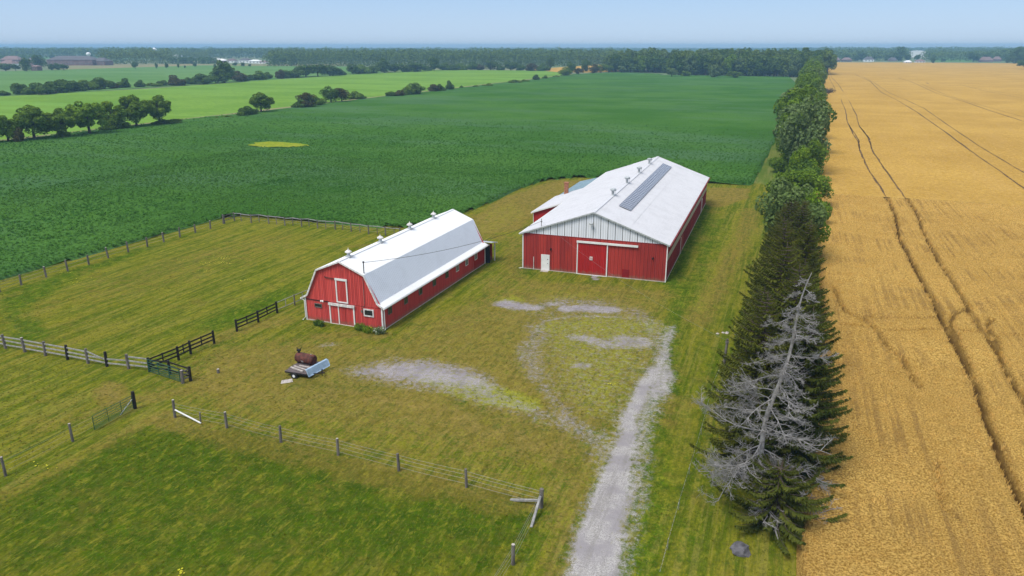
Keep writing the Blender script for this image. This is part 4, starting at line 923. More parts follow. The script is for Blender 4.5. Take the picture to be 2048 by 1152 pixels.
# 2 north rail fence
F2 = empty('rail_fence', (0, 0, 0), 0, 'weathered single top rail fence along the back of the paddock', 'fence')
P2 = [G(430 + a / 5.12, 410 + b_ / 5.12) for a, b_ in [(100, 192), (200, 163), (270, 168), (372, 187), (455, 180), (553, 195), (632, 202), (718, 215), (800, 214), (888, 225), (966, 222), (1052, 243), (1137, 246), (1232, 252), (1310, 260), (1398, 275), (1487, 280), (1574, 300), (1664, 303), (1748, 316), (1835, 322), (1900, 330)]]
for i, (x, y) in enumerate(P2): post(F2, x, y, 1.45 if i % 2 == 1 or i < 2 else 1.2, .10 if i % 2 or i < 2 else .06, 'post', .05)
for i in range(1, len(P2) - 1): rail(F2, P2[i], P2[i + 1], 1.28 + wob(.05), 1.28 + wob(.05), .05, .11, 'rail')
for z in (.5, .9, 1.3): rail(F2, P2[0], P2[1], z, z + .05, .05, .1, 'post')
wires(F2, P2[1:], (.5, .9), .01)
# 3 dark board fence by the barn, then paler continuation
def board_run(parent, pts, mids, h, mat, zs, postmat=None, pr_=.11):
    for x, y in pts: post(parent, x, y, h, pr_, postmat or mat, .03, square=False)
    for a, b_ in zip(pts[:-1], pts[1:]):
        for z in zs: rail(parent, a, b_, z + wob(.02), z + wob(.02), .045, .13, mat, 'board')
    for a, b_ in zip(pts[:-1], pts[1:]):
        if mids:
            m_ = ((a[0] + b_[0]) / 2, (a[1] + b_[1]) / 2); MB().bar((m_[0], m_[1] - .05, zs[0] - .05), (m_[0], m_[1] - .05, zs[-1] + .12), .12, .05).build('upright', mat, parent)
F3 = empty('board_fence', (0, 0, 0), 0, 'dark brown three board fence running to the barn corner, open grass at its left end', 'fence')
board_run(F3, px((474.4, 664), (517, 645.5), (554.6, 626.7)), True, 1.35, 'post_dark', (.45, .8, 1.18))
F3b = empty('pipe_rail_fence', (0, 0, 0), 0, 'thin grey two rail fence joining the dark fence to the barn side', 'fence')
pts = px((554.8, 626.5), (589.7, 611), (622, 598)); 
for x, y in pts[1:]: post(F3b, x, y, 1.3, .08, 'post', .03)
for a, b_ in zip(pts[:-1], pts[1:]):
    for z in (.4, 1.2): rail(F3b, a, b_, z, z, .04, .07, 'rail')
    m_ = ((a[0] + b_[0]) / 2, (a[1] + b_[1]) / 2); MB().bar((m_[0], m_[1], .38), (m_[0], m_[1], 1.2), .06, .05).build('upright', 'rail', F3b)
# 4 dark board fence beside the gate
F4 = empty('board_fence', (0, 0, 0), 0, 'dark brown three board fence slanting away from the green tube gate', 'fence')
board_run(F4, px((299.4, 744.5), (357.8, 720.8), (382, 708.7), (428.8, 688)), True, 1.4, 'post_dark', (.5, .85, 1.2))
F5 = empty('board_fence', (0, 0, 0), 0, 'short dark board pen wall standing directly behind the green gate', 'fence')
pp = px((302, 745.5), (340.8, 749.8), (381.5, 763)); pp2 = px((366.3, 767.6))
for x, y in pp[1:]: post(F5, x, y, 1.4, .12, 'post_dark', .03)
for a, b_ in zip(pp[:-1], pp[1:]):
    for z in (.5, .85, 1.22): rail(F5, a, b_, z, z, .045, .13, 'post_dark', 'board')
post(F5, *pp2[0], 1.25, .13, 'post', .02, cap=True)
for z in (.4, .75, 1.1): rail(F5, pp2[0], pp[2], z, z + .08, .06, .1, 'post')
def tube_gate(parent, a, b_, h, z0, nbar, uprights, mat='gate', r_=.028):
    a = np.array(a); b_ = np.array(b_)
    for k in range(nbar):
        z = z0 + (h - z0) * (k / (nbar - 1)) ** 1.15
        MB().tube([(a[0], a[1], z), (b_[0], b_[1], z)], r_, 6).build('bar', mat, parent)
    for t in uprights:
        p = a + (b_ - a) * t; MB().tube([(p[0], p[1], z0 - .02), (p[0], p[1], h + .02)], r_ * 1.2, 6).build('upright', mat, parent)
g1 = px((298, 745.5), (362.5, 767)); GT = empty('tube_gate', (0, 0, 0), 0, 'green tubular steel gate folded back against the dark pen boards', 'gate')
tube_gate(GT, g1[0], g1[1], 1.3, .2, 6, (0.02, .33, .66, .98))
g2 = px((189.3, 863), (268, 819.5)); GT = empty('tube_gate', (0, 0, 0), 0, 'green wire filled gate standing alone in the near grass', 'gate')
tube_gate(GT, g2[0], g2[1], 1.25, .15, 7, (0.01, .36, .70, .99), r_=.02)
MB().tube([(g2[0][0] * .35 + g2[1][0] * .65, g2[0][1] * .35 + g2[1][1] * .65, .2), (g2[1][0], g2[1][1], .95)], .03, 6).build('brace', 'gal', GT)
mb = MB()
for k in range(26):
    t = k / 25; p = (g2[0][0] + (g2[1][0] - g2[0][0]) * t, g2[0][1] + (g2[1][1] - g2[0][1]) * t); mb.tube([(p[0], p[1], .15), (p[0], p[1], 1.25)], .006, 3, cap=False)
mb.build('wire_mesh', 'gate', GT)
# 6 grey rail fence at the left
F6 = empty('rail_fence', (0, 0, 0), 0, 'pale grey three rail fence with dark posts at the left of the gate', 'fence')
P6 = px((-28, 690), (12, 698), (50.6, 705), (91.6, 712.8), (135.7, 720.3), (177, 728), (214.6, 734.5), (258, 739), (297, 743.5))
for i, (x, y) in enumerate(P6[:-1]): post(F6, x, y, 1.5, .13, 'post_dark' if i in (4, 6) else 'post', .05, cap=i == 2)
for i, (a, b_) in enumerate(zip(P6[:-1], P6[1:])):
    for z in (.45, .85, 1.25):
        za = z; zb = z
        if i == 5 and z > 1: zb = .7
        if i == 6 and z > 1: continue
        rail(F6, a, b_, za + wob(.04), zb + wob(.04), .05, .12, 'rail')
# 7 posts and wire across the foreground
F7 = empty('wire_fence', (0, 0, 0), 0, 'near grey post and wire fence crossing the lawn below the gravel yard', 'fence')
P7 = px((350.3, 836), (454, 857), (562, 886), (676.7, 911.7), (798, 943), (933, 976), (1082, 1016.5))
for i, (x, y) in enumerate(P7): post(F7, x, y, 1.4 if i else 1.55, .10 if i < 6 else .14, 'post', .03, cap=i in (0, 1, 3))
wires(F7, P7, (.35, .7, 1.0, 1.25), .008)
F7b = empty('wire_fence', (0, 0, 0), 0, 'grey post and wire fence turning down from the braced corner post', 'fence')
P7b = px((1026, 1130), (960, 1235)); P7b = [P7[-1]] + P7b
for x, y in P7b[1:]: post(F7b, x, y, 1.35, .11, 'post', .02, cap=True)
wires(F7b, P7b, (.35, .7, 1.0, 1.2), .008)
x, y = G(401.6, 847); tag(MB().tube([(x, y, -.1), (x + .05, y, .95)], .06, 8).build('short_post', 'post'), 'short grey post at the low end of the white pole', 'post')
a = G(352, 836); b_ = G(402, 848); tag(MB().tube([(a[0], a[1], .72), (b_[0], b_[1], .08)], .06, 8).build('white_pole', 'white'), 'white pole slanting from a fence post down to the grass', 'pole')
a = G(1021, 1001); c_ = P7[-1]; tag(MB().bar((a[0], a[1], .05), (c_[0] - .1, c_[1], .55), .13, .13).build('brace_rail', 'rail'), 'grey brace timber leaning leftwards from the corner post', 'timber')
a = G(1062.3, 1056); tag(MB().bar((a[0], a[1], .03), (c_[0], c_[1] - .16, .95), .15, .15).build('brace_rail', 'rail'), 'grey brace timber leaning towards the camera from the corner post', 'timber')
# far left posts of the wire gate line
F8 = empty('wire_fence', (0, 0, 0), 0, 'two thin posts and wire at the left of the lone green gate', 'fence')
P8 = px((-60, 985), (12, 953), (146, 884), (189, 863))
for i, (x, y) in enumerate(P8[:3]): post(F8, x, y, 1.5, .09, 'post', .03, cap=True)
wires(F8, P8, (.4, .8, 1.15), .008)
x, y = G(271, 818.5); tag(MB().tube([(x, y, -.1), (x, y, 1.55)], .13, 8).build('gate_post', 'post_dark'), 'thick dark post holding the lone green gate', 'post')
x, y = G(437, 747); mb = MB(); mb.tube([(x, y, -.05), (x, y, .42)], .12, 10); mb.tube([(x, y, .42), (x, y, .44)], .11, 10, mi=1); tag(mb.build('stub_post', ['post', 'timber']), 'short cut off post stub alone in the grass near the gate', 'post')
# 9 pale rope fence by the spruces
F9 = empty('rope_fence', (0, 0, 0), 0, 'thin pale rope fence running beside the spruces to the grey pole', 'fence')
P9 = px((1318, 1165), (1335, 1100), (1357, 1020), (1378, 950), (1402, 870), (1425, 780), (1449, 690)); P9[-1] = (-3.35, 64.8)
for x, y in P9[1:-1]: post(F9, x, y, .75, .02, 'wire', .02)
mb = MB()
for a, b_ in zip(P9[:-1], P9[1:]):
    for k in range(9):
        t0, t1 = k / 9, (k + .62) / 9; mb.tube([(a[0] + (b_[0] - a[0]) * t, a[1] + (b_[1] - a[1]) * t, .72 - .08 * 4 * t * (1 - t)) for t in (t0, t1)], .011, 4)  # pale dashes model the glints along the rope
mb.build('rope', 'pale', F9)
wires(F9, P9, (.72,), .006)
mb = MB(); mb.tube([(-3.35, 64.8, -.1), (-3.25, 64.8, 2.45)], [.13, .11], 10); mb.box(-3.42, -3.1, 64.66, 64.74, 2.1, 2.25)
tag(mb.build('leaning_pole', 'post'), 'grey wooden pole standing beside the spruce row', 'pole')
mb = MB(); r_ = random.Random(5)
for k in range(9):
    t = k / 8; x = -4.7 + 3.2 * t; y = 72 + .6 * sin(5 * t)
    mb._lathe([(.12, -.02), (.2, .03), (.16, .09), (.05, .12)], 6, (x + r_.uniform(-.3, .3), y + r_.uniform(-.3, .3), 0), 0)
tag(mb.build('bleached_rubble', 'timber', None), 'scattered pale stones in the grass beside the spruces', 'stones', kind='stuff')
x, y = G(1484, 1100); mb = MB(); vs = []
mb._lathe([(.30, -.1), (.50, .05), (.52, .22), (.42, .40), (.22, .5), (.1, .52)], 9, (x - .1, y - .2, 0), 0)
for i, v_ in enumerate(mb.v): mb.v[i] = (v_[0] + .13 * sin(i * 2.3), v_[1] + .13 * cos(i * 1.7), v_[2] * (1 + .12 * sin(i)))
tag(mb.build('boulder', 'rock'), 'grey boulder at the foot of the dead tree', 'rock')

# ------------------------------------------------------------------ trailer with its tank
TR_ = empty('flatbed_trailer', (-38.05, 50.1, 0), R(2), 'low weathered flatbed trailer parked on the grass', 'trailer')
for k in range(9):
    y0 = -1.35 + k * .30; dx = wob(.06); MB().box(-1.15 + dx, 1.15 + dx * .4, y0, y0 + .27, .50, .545).build('plank', 'deck', TR_)
mb = MB(); mb.box(-1.15, 1.15, -1.36, -1.29, .38, .495); mb.box(-1.15, 1.15, 1.25, 1.32, .38, .495); mb.box(-1.15, -1.08, -1.29, 1.25, .38, .495); mb.box(1.08, 1.15, -1.29, 1.25, .38, .495); mb.box(-.05, .05, -1.29, 1.25, .38, .495); mb.build('chassis', 'post_dark', TR_)
mb = MB(); mb.bar((1.1, .9, .42), (2.0, -.3, .40), .07, .09); mb.bar((1.1, -1.2, .42), (2.0, -.4, .40), .07, .09); mb.tube([(1.95, -.35, .38), (2.2, -.35, .38)], .07, 8); mb.tube([(1.95, -.35, .1), (1.95, -.35, .7)], .035, 6); mb.build('drawbar', 'post_dark', TR_)
for y, ys_ in ((-1.5, -1), (1.45, 1)):
    wv = MB(); wv.tube([(-.1, y - .09, .28), (-.1, y + .09, .28)], .28, 16); wo = wv.build('wheel', 'rubber', TR_)
    wv = MB(); wv.tube([(-.1, y - .1, .28), (-.1, y + .1, .28)], .13, 12); wv.build('rim', 'white', wo)
TK = empty('fuel_tank', (-38.35, 50.75, .545), R(-3), 'rusty brown cylindrical tank lying on the flatbed trailer', 'tank')
mb = MB(); prof = [(-.98, .30), (-.93, .40), (-.86, .45), (-.3, .45), (-.28, .462), (-.25, .45), (.3, .45), (.33, .462), (.36, .45), (.86, .45), (.93, .40), (.98, .30)]
mb.tube([(x, 0, .47) for x, r_ in prof], [r_ for x, r_ in prof], 24); mb.build('shell', 'rust', TK, smooth=False)
mb = MB(); mb.box(-.7, -.58, -.35, .35, 0, .12); mb.box(.58, .7, -.35, .35, 0, .12); mb.build('cradle', 'post_dark', TK)
mb = MB(); mb.tube([(-.7, 0, .9), (-.7, 0, 1.1)], .1, 8); mb.box(-.85, -.55, -.12, .12, 1.06, 1.22); mb.bar((-.6, 0, 1.15), (-.42, .05, 1.42), .05, .05); mb.bar((-.8, 0, 1.15), (-.86, -.05, 1.4), .04, .04); mb.build('pump', 'dark', TK)
mb = MB(); mb.tube([(.6, 0, .9), (.6, 0, .98)], .05, 8); mb.build('filler_cap', 'timber', TK)
mb = MB()
for k in range(8):
    a = 2 * pi * k / 8
th = R(205); cyl = lambda x, t: (x, cos(t) * .455, .47 + sin(t) * .455)
seg = [(-.2, R(196)), (0.0, R(190)), (.02, R(204)), (-.08, R(210)), (-.18, R(206)), (-.2, R(196))]
q1 = [cyl(-.22, R(186)), cyl(.02, R(186)), cyl(.02, R(212)), cyl(-.22, R(212))]
mb.add([(x, y * 1.01, z) for x, y, z in q1], [(0, 1, 2, 3)]); mb.build('paint_mark', 'timber', TK)
SH = MB(); a, b_ = (-36.85, 48.6), (-36.5, 51.3); n_ = 12
for ye, xe in ((a[1], a[0]), (b_[1], b_[0])): SH.add([(xe + .20, ye, .44), (xe + .02, ye, .98), (xe + .10, ye + .001, .98), (xe + .27, ye + .001, .46)], [(0, 1, 2, 3)])
for k in range(n_):
    t0, t1 = k / n_, (k + 1) / n_
    for (dx0, z0, dx1, z1) in ((.20, .44, .02, .98), (.02, .98, -.10, 1.02), (.20, .44, .26, .38)):
        y0 = a[1] + (b_[1] - a[1]) * t0; y1 = a[1] + (b_[1] - a[1]) * t1; x0 = a[0] + (b_[0] - a[0]) * t0; x1 = a[0] + (b_[0] - a[0]) * t1
        rp_ = .012 * (k % 2)
        SH.add([(x0 + dx0, y0, z0 + rp_), (x1 + dx0, y1, z0 + rp_), (x1 + dx1, y1, z1 + rp_), (x0 + dx1, y0, z1 + rp_)], [(0, 1, 2, 3)])
tag(SH.build('sheet_metal', 'blue_sheet'), 'pale blue folded metal sheet propped across the end of the trailer', 'metal sheet')
for (x0, y0, x1, y1, z, lab) in ((-38.9, 49.75, -37.3, 49.35, .60, 'upper bleached board lying on the trailer deck by the tank'), (-39.05, 49.45, -37.45, 49.0, .60, 'lower bleached board lying on the trailer deck'), (-38.5, 49.95, -37.0, 49.85, .62, 'bleached board tucked against the rusty tank')):
    tag(MB().bar((x0, y0, z), (x1, y1, z + .02), .16, .08).build('loose_board', 'timber'), lab, 'board')
x, y = G(563, 765); tag(MB().bar((x - .55, y - .5, .02), (x + .7, y + .6, .05), .7, .04).build('ground_board', 'timber'), 'pale board lying on the grass beside the trailer', 'board')
# yellow wildflowers
mb = MB()
for (u, v, n_, sp) in ((1070, 0, 0, 0), (443, 520, 16, 2.2), (425, 527, 22, 2.0), (448, 516, 20, 1.2), (415, 542, 10, 1.5), (450, 528, 16, 1.0), (490, 562, 10, .8), (128, 546, 16, 1.2), (160, 565, 12, 2.2), (175, 531, 8, 1.5), (365, 520, 5, .8), (1228, 770, 10, .5), (80, 935, 8, .8), (360, 1145, 8, .5)):
    if not n_: continue
    cx_, cy_2 = G(u, v)
    for _ in range(n_):
        x = cx_ + random.gauss(0, sp * .5); y = cy_2 + random.gauss(0, sp * .3); s_ = random.uniform(.04, .09)
        mb.add([(x - s_, y, .12), (x, y - s_, .12), (x + s_, y, .13), (x, y + s_, .13)], [(0, 1, 2, 3)])
tag(mb.build('wildflowers', 'yellow'), 'small yellow wildflowers scattered through the grass', 'flowers', kind='stuff')

# ------------------------------------------------------------------ trees
def limbs(seed, H, r0, n, spread, zlo, zhi, droop=0):
    """trunk and main limbs as one tapered quad mesh (verts, faces)"""
    r = np.random.default_rng(seed); mb = MB()
    bend = r.uniform(-.04, .04, 2) * H
    tp = [(bend[0] * t * t, bend[1] * t * t, H * t) for t in (0, .15, .4, .7, .92)]
    mb.tube(tp, [r0 * 1.35, r0, r0 * .75, r0 * .4, r0 * .15], 7, cap=False)
    for i in range(n):
        a = 2.4 * i + r.uniform(-.4, .4); z = H * r.uniform(zlo, zhi); L = spread * r.uniform(.5, .95) * (1 - .4 * z / H)
        mb.tube([(bend[0] * (z / H) ** 2, bend[1] * (z / H) ** 2, z), (cos(a) * L * .5, sin(a) * L * .5, z + L * .35), (cos(a) * L, sin(a) * L, z + L * (.75 - droop))], [r0 * .35, r0 * .2, r0 * .06], 5, cap=False)
    return mb
def mb_quads(mb): return np.array(mb.v), np.array([f if len(f) == 4 else tuple(f) + (f[-1],) * (4 - len(f)) for f in mb.f])
def crown_pts(seed, n, rx, rz, zc, lobes, lobe_r=(.28, .45), low=.0, shell=.75):
    """points on many overlapping leaf masses filling an uneven crown"""
    r = np.random.default_rng(seed); c = []
    while len(c) < lobes:
        p = r.uniform(-1, 1, 3); d = np.linalg.norm(p)
        if .25 < d < .85 and p[2] > -1 + low: c.append(p * (1 + r.uniform(-.12, .12)))
    c = np.array(c); rad = r.uniform(*lobe_r, lobes); k = r.choice(lobes, n, p=rad ** 2 / (rad ** 2).sum())
    d = r.normal(size=(n, 3)); d[:, 2] += .25; d /= np.linalg.norm(d, axis=1)[:, None]
    p = c[k] + d * (rad[k] * (shell + (1.12 - shell) * r.random(n) ** .7))[:, None]
    # leaves gather in sprigs, leaving gaps between them
    g = np.sin(p[:, 0] * 17 + k) * np.sin(p[:, 1] * 19 + 2 * k) * np.sin(p[:, 2] * 18)
    keep = g > -.35 + r.uniform(-.3, .3, n); p, d = p[keep], d[keep]
    return p * np.array([rx, rx, rz]) + np.array([0, 0, zc]), d, r
def tree_proto(kind, seed):
    """returns list of (part name, mesh) for a kind of tree, nominal size"""
    if kind == 'broad':
        p, d, r = crown_pts(seed, 7500, 4.0, 4.0, 7.0, 34, (.18, .36), 0, .85); t = limbs(seed, 9.5, .26, 9, 4.0, .22, .7)
        return [('trunk', t, 'bark'), ('crown', (p, d, .22, r), None)]
    if kind == 'walnut':        # open crown, trunk in sight
        p, d, r = crown_pts(seed, 9500, 4.2, 4.2, 5.9, 42, (.15, .29), .05, .85); t = limbs(seed, 8.5, .28, 12, 4.2, .2, .7)
        return [('trunk', t, 'bark'), ('crown', (p, d, .24, r), None)]
    if kind == 'bush':
        p, d, r = crown_pts(seed, 3800, 2.2, 1.7, 1.5, 12, (.3, .5)); p[:, 2] = np.abs(p[:, 2]); t = limbs(seed, 1.6, .08, 5, 1.2, .1, .4)
        return [('trunk', t, 'bark'), ('crown', (p, d, .17, r), None)]
    if kind == 'far':
        p, d, r = crown_pts(seed, 2300, 4.6, 6.6, 7.4, 20, (.24, .42)); p[:, 2] = np.abs(p[:, 2] - .4) + .4; t = limbs(seed, 9, .3, 4, 3.5, .2, .6)
        return [('trunk', t, 'bark'), ('crown', (p, d, .52, r), None)]
    if kind == 'hugger':        # hedgerow tree with leaves to the ground
        p, d, r = crown_pts(seed, 5200, 3.9, 5.2, 5.6, 24, (.24, .38)); p[:, 2] = np.abs(p[:, 2] - .3) + .3; t = limbs(seed, 8.5, .25, 7, 3.2, .15, .6)
        return [('trunk', t, 'bark'), ('crown', (p, d, .25, r), None)]
PROTO = {}
def proto(kind, var, mat):
    key = (kind, var, mat)
    if key not in PROTO:
        base = (kind, var)
        if base not in PROTO: PROTO[base] = tree_proto(kind, 1000 + 37 * var + hash_kind[kind])
        out = []
        for nm, dat, m_ in PROTO[base]:
            if m_:
                v, f_ = mb_quads(dat); me = bpy.data.meshes.new(nm); me.from_pydata(dat.v, [], dat.f); me.materials.append(M[m_]); out.append((nm, me))
            else:
                p, d, sz, r = dat; out.append((nm, leaf_quads(nm, p, d, sz, mat, np.random.default_rng(var + 5))))
        PROTO[key] = out
    return PROTO[key]
hash_kind = dict(broad=1, walnut=2, bush=3, far=4, hugger=5)
NOM = dict(broad=(8.4, 11.2), walnut=(8.6, 10.8), bush=(4.6, 3.2), far=(10.0, 14.4), hugger=(8.2, 10.8))
def plant(kind, var, mat, x, y, wdt, hgt, name, label, cat, group=None, z=0):
    W0, H0 = NOM[kind]; o = empty(name, (x, y, z), random.uniform(0, 6.28), label, cat, group)
    o.scale = (wdt / W0, wdt / W0 * random.uniform(.92, 1.08), hgt / H0)
    for nm, me in proto(kind, var, mat): link(nm, me, o)
    return o

# spruces: drooping boughs in whorls with hanging sprays of needles
def spruce_meshes(seed, H, Rb, nq=1.0, fs=1.0):
    r = np.random.default_rng(seed); P = []; A1 = []; A2 = []; br = MB()
    z = .9
    while z < H - .3:
        t = z / H; L0 = Rb * (1 - t) ** .62 * (1 if t > .1 else .9) + .12
        nb = int(6 + 3 * (1 - t)); a0 = r.uniform(0, 6.28)
        for b_ in range(nb):
            a = a0 + 2 * pi * b_ / nb + r.uniform(-.25, .25); L = L0 * r.uniform(.45, 1.25); dz = -.16 * L + .12 * t * L
            sl = r.uniform(-.32, -.08) * (1 - t * .8) + .25 * t
            n_ = max(3, int(L * 10 * nq)); s = (np.arange(n_) + r.random(n_)) / n_
            bx = s * L; bz = z + sl * s * L - .35 * L * s * (1 - s) * .8 + .18 * s ** 3 * L
            if L > .6: br.tube([(0, 0, z), (cos(a) * L * .5, sin(a) * L * .5, float(np.interp(.5, s, bz))), (cos(a) * L * .95, sin(a) * L * .95, float(bz[-1]))], [.035 + .012 * L, .02, .008], 4, cap=False)
            for side in (-1, 0, 1, 2):
                k = n_; w_ = (1 - s * .55) * min(1, L / 2.5) * r.uniform(.45, 1.0, k) * .62 * (.35 + 1.0 * np.minimum(1, s * 3))
                if side == 2: ang = a + r.uniform(-.5, .5, k); dn = -r.uniform(.75, 1.3, k); hz = .28
                elif side == 0: ang = a + r.uniform(-.3, .3, k); dn = r.uniform(-.25, .15, k); hz = 1
                else: ang = a + side * r.uniform(.55, 1.1, k); dn = -r.uniform(.15, .75, k); hz = 1
                dr = np.stack([np.cos(ang) * hz, np.sin(ang) * hz, dn], -1)
                P.append(np.stack([np.cos(a) * bx, np.sin(a) * bx, bz], -1)); w_ = w_ * fs; A1.append(dr * w_[:, None])
                pr_ = np.stack([-np.sin(ang), np.cos(ang), r.uniform(-.4, .4, k)], -1); A2.append(pr_ * (w_ * r.uniform(.11, .22, k))[:, None])
        z += r.uniform(.30, .46) * (1 - .35 * t)
    P = np.concatenate(P); A1 = np.concatenate(A1); A2 = np.concatenate(A2)
    V = np.stack([P - A2 * .6, P + A1 * .55 - A2, P + A1, P + A1 * .55 + A2], 1)
    V2 = np.stack([P + A2 * .6, P + A1 * .5 + A2 * .3 + [0, 0, -.05], P + A1 * .9 + [0, 0, -.10], P + A1 * .3 + [0, 0, -.12]], 1)
    V = np.concatenate([V, V2]).reshape(-1, 3); Fq = np.arange(len(V)).reshape(-1, 4)
    crown = np_mesh('crown', V, Fq, ['needle'])
    br.tube([(0, 0, -.1), (0, 0, H * .3), (.05, 0, H * .7), (.05, .05, H)], [.32, .24, .12, .02], 9, cap=False)
    tm = bpy.data.meshes.new('trunk'); tm.from_pydata(br.v, [], br.f); tm.materials.append(M['bark'])
    return [('trunk', tm), ('crown', crown)]
SPR = [spruce_meshes(s, 14.0, 4.0, 1.15, .88) for s in (11, 12, 13, 14)]
LOW = spruce_meshes(21, 4.6, 3.7, 1.8, .72)
SP = [(.3, 47.0, 12.5, 1.0, 'dark spruce right behind the bare dead tree'),
      (3.0, 46.2, 13.0, 1.0, 'nearest tall spruce, its boughs hanging over the wheat beside the dead tree'),
      (2.6, 51.5, 13.5, 1.05, 'tall dark spruce behind the dead tree on the wheat side'),
      (-.2, 53.0, 12.5, .95, 'dark spruce behind the dead tree on the lawn side'),
      (1.2, 57.5, 14.0, 1.06, 'dark spruce whose boughs reach furthest over the lawn by the grey pole'),
      (2.9, 61.5, 12.5, .92, 'wheat side spruce level with the grey pole'),
      (.6, 65.0, 13.6, 1.0, 'dark spruce level with the far end of the gravel drive'),
      (2.8, 69.0, 12.6, .92, 'wheat side spruce level with the front of the gambrel barn'),
      (.9, 73.0, 13.4, .98, 'spruce with drooping boughs beyond the gravel yard'),
      (2.6, 77.5, 12.8, .90, 'wheat side spruce just short of the arena barn'),
      (.8, 81.5, 12.6, .90, 'spruce standing level with the arena barn corner'),
      (2.7, 86.0, 12.0, .82, 'wheat side spruce level with the front wall of the arena barn'),
      (1.0, 90.0, 11.4, .80, 'slim spruce just before the broadleaf trees begin'),
      (2.6, 95.0, 10.2, .76, 'last small spruce, half hidden under the pale broadleaf crown')]
for i, (x, y, h, s_, lab) in enumerate(SP):
    x -= .75 if x > 2 else .25
    o = empty('spruce_tree', (x, y, 0), i * 1.7, lab, 'spruce', 'spruces along the wheat field')
    s_ *= .92; o.scale = (s_ * random.uniform(.88, 1.12), s_ * random.uniform(.88, 1.12), h / 14 * random.uniform(.9, 1.04)); o.rotation_euler = (random.uniform(-.04, .04), random.uniform(-.04, .04), i * 1.7)
    for nm, me in SPR[i % 4]: link(nm, me, o)
o = empty('spruce_tree', (1.6, 41.0, 0), 0, 'low broken topped spruce spreading green boughs under the dead tree', 'spruce', 'spruces along the wheat field')
for nm, me in LOW: link(nm, me, o)

# the dead tree
def dead_tree():
    r = np.random.default_rng(4); tr = MB(); tw = MB(); bx, by = .2, 43.0
    H = 15.2
    axis = lambda z: np.array([bx + .3 * z / H + 1.6 * (z / H) ** 1.6 + .16 * sin(z * .8), by + .8 * (z / H) + .15 * cos(z * 1.3), z])
    zs = np.linspace(-.1, H, 22); tr.tube([axis(z) for z in zs], [.18 * (1 - z / H) ** .8 + .02 for z in np.maximum(zs, 0)], 10, cap=False)
    def twig(p, d, L, rad, lvl):
        n_ = 5 if lvl < 2 else 3; pts = [p]; dd = d / np.linalg.norm(d); q_ = p.copy()
        for k in range(n_):
            dd = dd + r.normal(size=3) * (.16 if lvl < 2 else .26) + np.array([0, 0, (-.10 if lvl == 0 and k < 3 else .10)]); dd /= np.linalg.norm(dd)
            q_ = q_ + dd * L / n_; pts.append(q_.copy())
        (tr if lvl == 0 else tw).tube(pts, np.linspace(rad, rad * .3, len(pts)), 5 if lvl == 0 else 3, cap=False)
        if lvl < 3:
            m_ = (14, 8, 6)[lvl]
            for k in range(m_):
                f_ = r.uniform(.12, 1.0) * n_; i0 = min(int(f_), n_ - 1); pp = pts[i0] + (pts[i0 + 1] - pts[i0]) * (f_ - i0)
                dr = (pts[i0 + 1] - pts[i0]); dr /= np.linalg.norm(dr); side = np.cross(dr, np.array([0, 0, 1.])); side /= (np.linalg.norm(side) + 1e-6)
                nd = dr * r.uniform(.4, 1) + side * r.choice([-1, 1]) * r.uniform(.5, 1.1) + np.array([0, 0, r.uniform(-.45, .25)])
                twig(pp, nd, L * r.uniform(.28, .52) * (1.1 - f_ / n_ * .5), max(rad * .5, .006), lvl + 1)
    z = 1.6; k = 0
    while z < H - .4:
        t = z / H; L = (5.6 * (1 - t) ** .85 + .5) * r.uniform(.6, 1.08) * (.75 if z < 3.5 else 1); a = 2.4 * k + r.uniform(-.4, .4)
        twig(axis(z), np.array([cos(a), sin(a), r.uniform(-.35, .12)]), L, .042 * (1 - t) + .020, 0); z += r.uniform(.20, .36); k += 1
    o = empty('dead_tree', (0, 0, 0), 0, 'tall bare grey dead tree leaning at the near end of the spruce row', 'dead tree')
    tr.build('trunk', 'greywood', o, smooth=True); tw.build('twigs', 'greywood', o)
    print('dead tree faces', len(tr.f) + len(tw.f))
dead_tree()
mb = MB(); a = G(1530, 1045); b_ = G(1562, 1100); mb.bar((a[0], a[1], 1.3), (b_[0], b_[1], .05), .07, .07); tag(mb.build('broken_branch', 'greywood'), 'broken pale branch leaning to the ground under the nearest spruce', 'branch')

def nth(i): return ('%d%s' % (i, {1: 'st', 2: 'nd', 3: 'rd'}.get(i % 10 if i % 100 not in (11, 12, 13) else 0, 'th')))
# broadleaf row beyond the spruces
ROW = [(1.2, 98.5, 8.0, 11.5, 'broad', 'leaf_pale', 'pale broadleaf tree at the end of the spruces'), (3.2, 104, 6.5, 9.0, 'hugger', 'leaf_lime', 'yellow green tree tucked behind the pale crown'),
       (1.5, 108, 6.5, 8.0, 'hugger', 'leaf', 'mid green tree right behind the yellow green one'), (2.5, 118, 6, 7.0, 'bush', 'leaf', 'low green thicket beside the wheat'), (4.6, 125, 5, 5.5, 'bush', 'leaf', 'shaded low bush in the gap before the leaning crown'),
       (2.0, 131, 8.5, 8.2, 'broad', 'leaf', 'rounded dark tree reaching out over the mown strip'), (4.4, 138, 7, 7, 'hugger', 'leaf', 'small tree on the wheat side of the rounded dark tree'), (3.6, 147, 7, 7.5, 'hugger', 'leaf_dark', 'dark bushy tree before the lime one'),
       (3.0, 157, 6.5, 8, 'hugger', 'leaf_lime', 'bright yellow green bushy tree low in the row'), (4.5, 165, 7, 9, 'hugger', 'leaf', 'green tree behind the bright yellow green one')]
for i, (x, y, w_, h, kd, mt, lab) in enumerate(ROW): plant(kd, i % 4, mt, x, y, w_, h, 'broadleaf_tree', lab, 'tree', 'broadleaf trees along the wheat field')
y = 176; i = 0
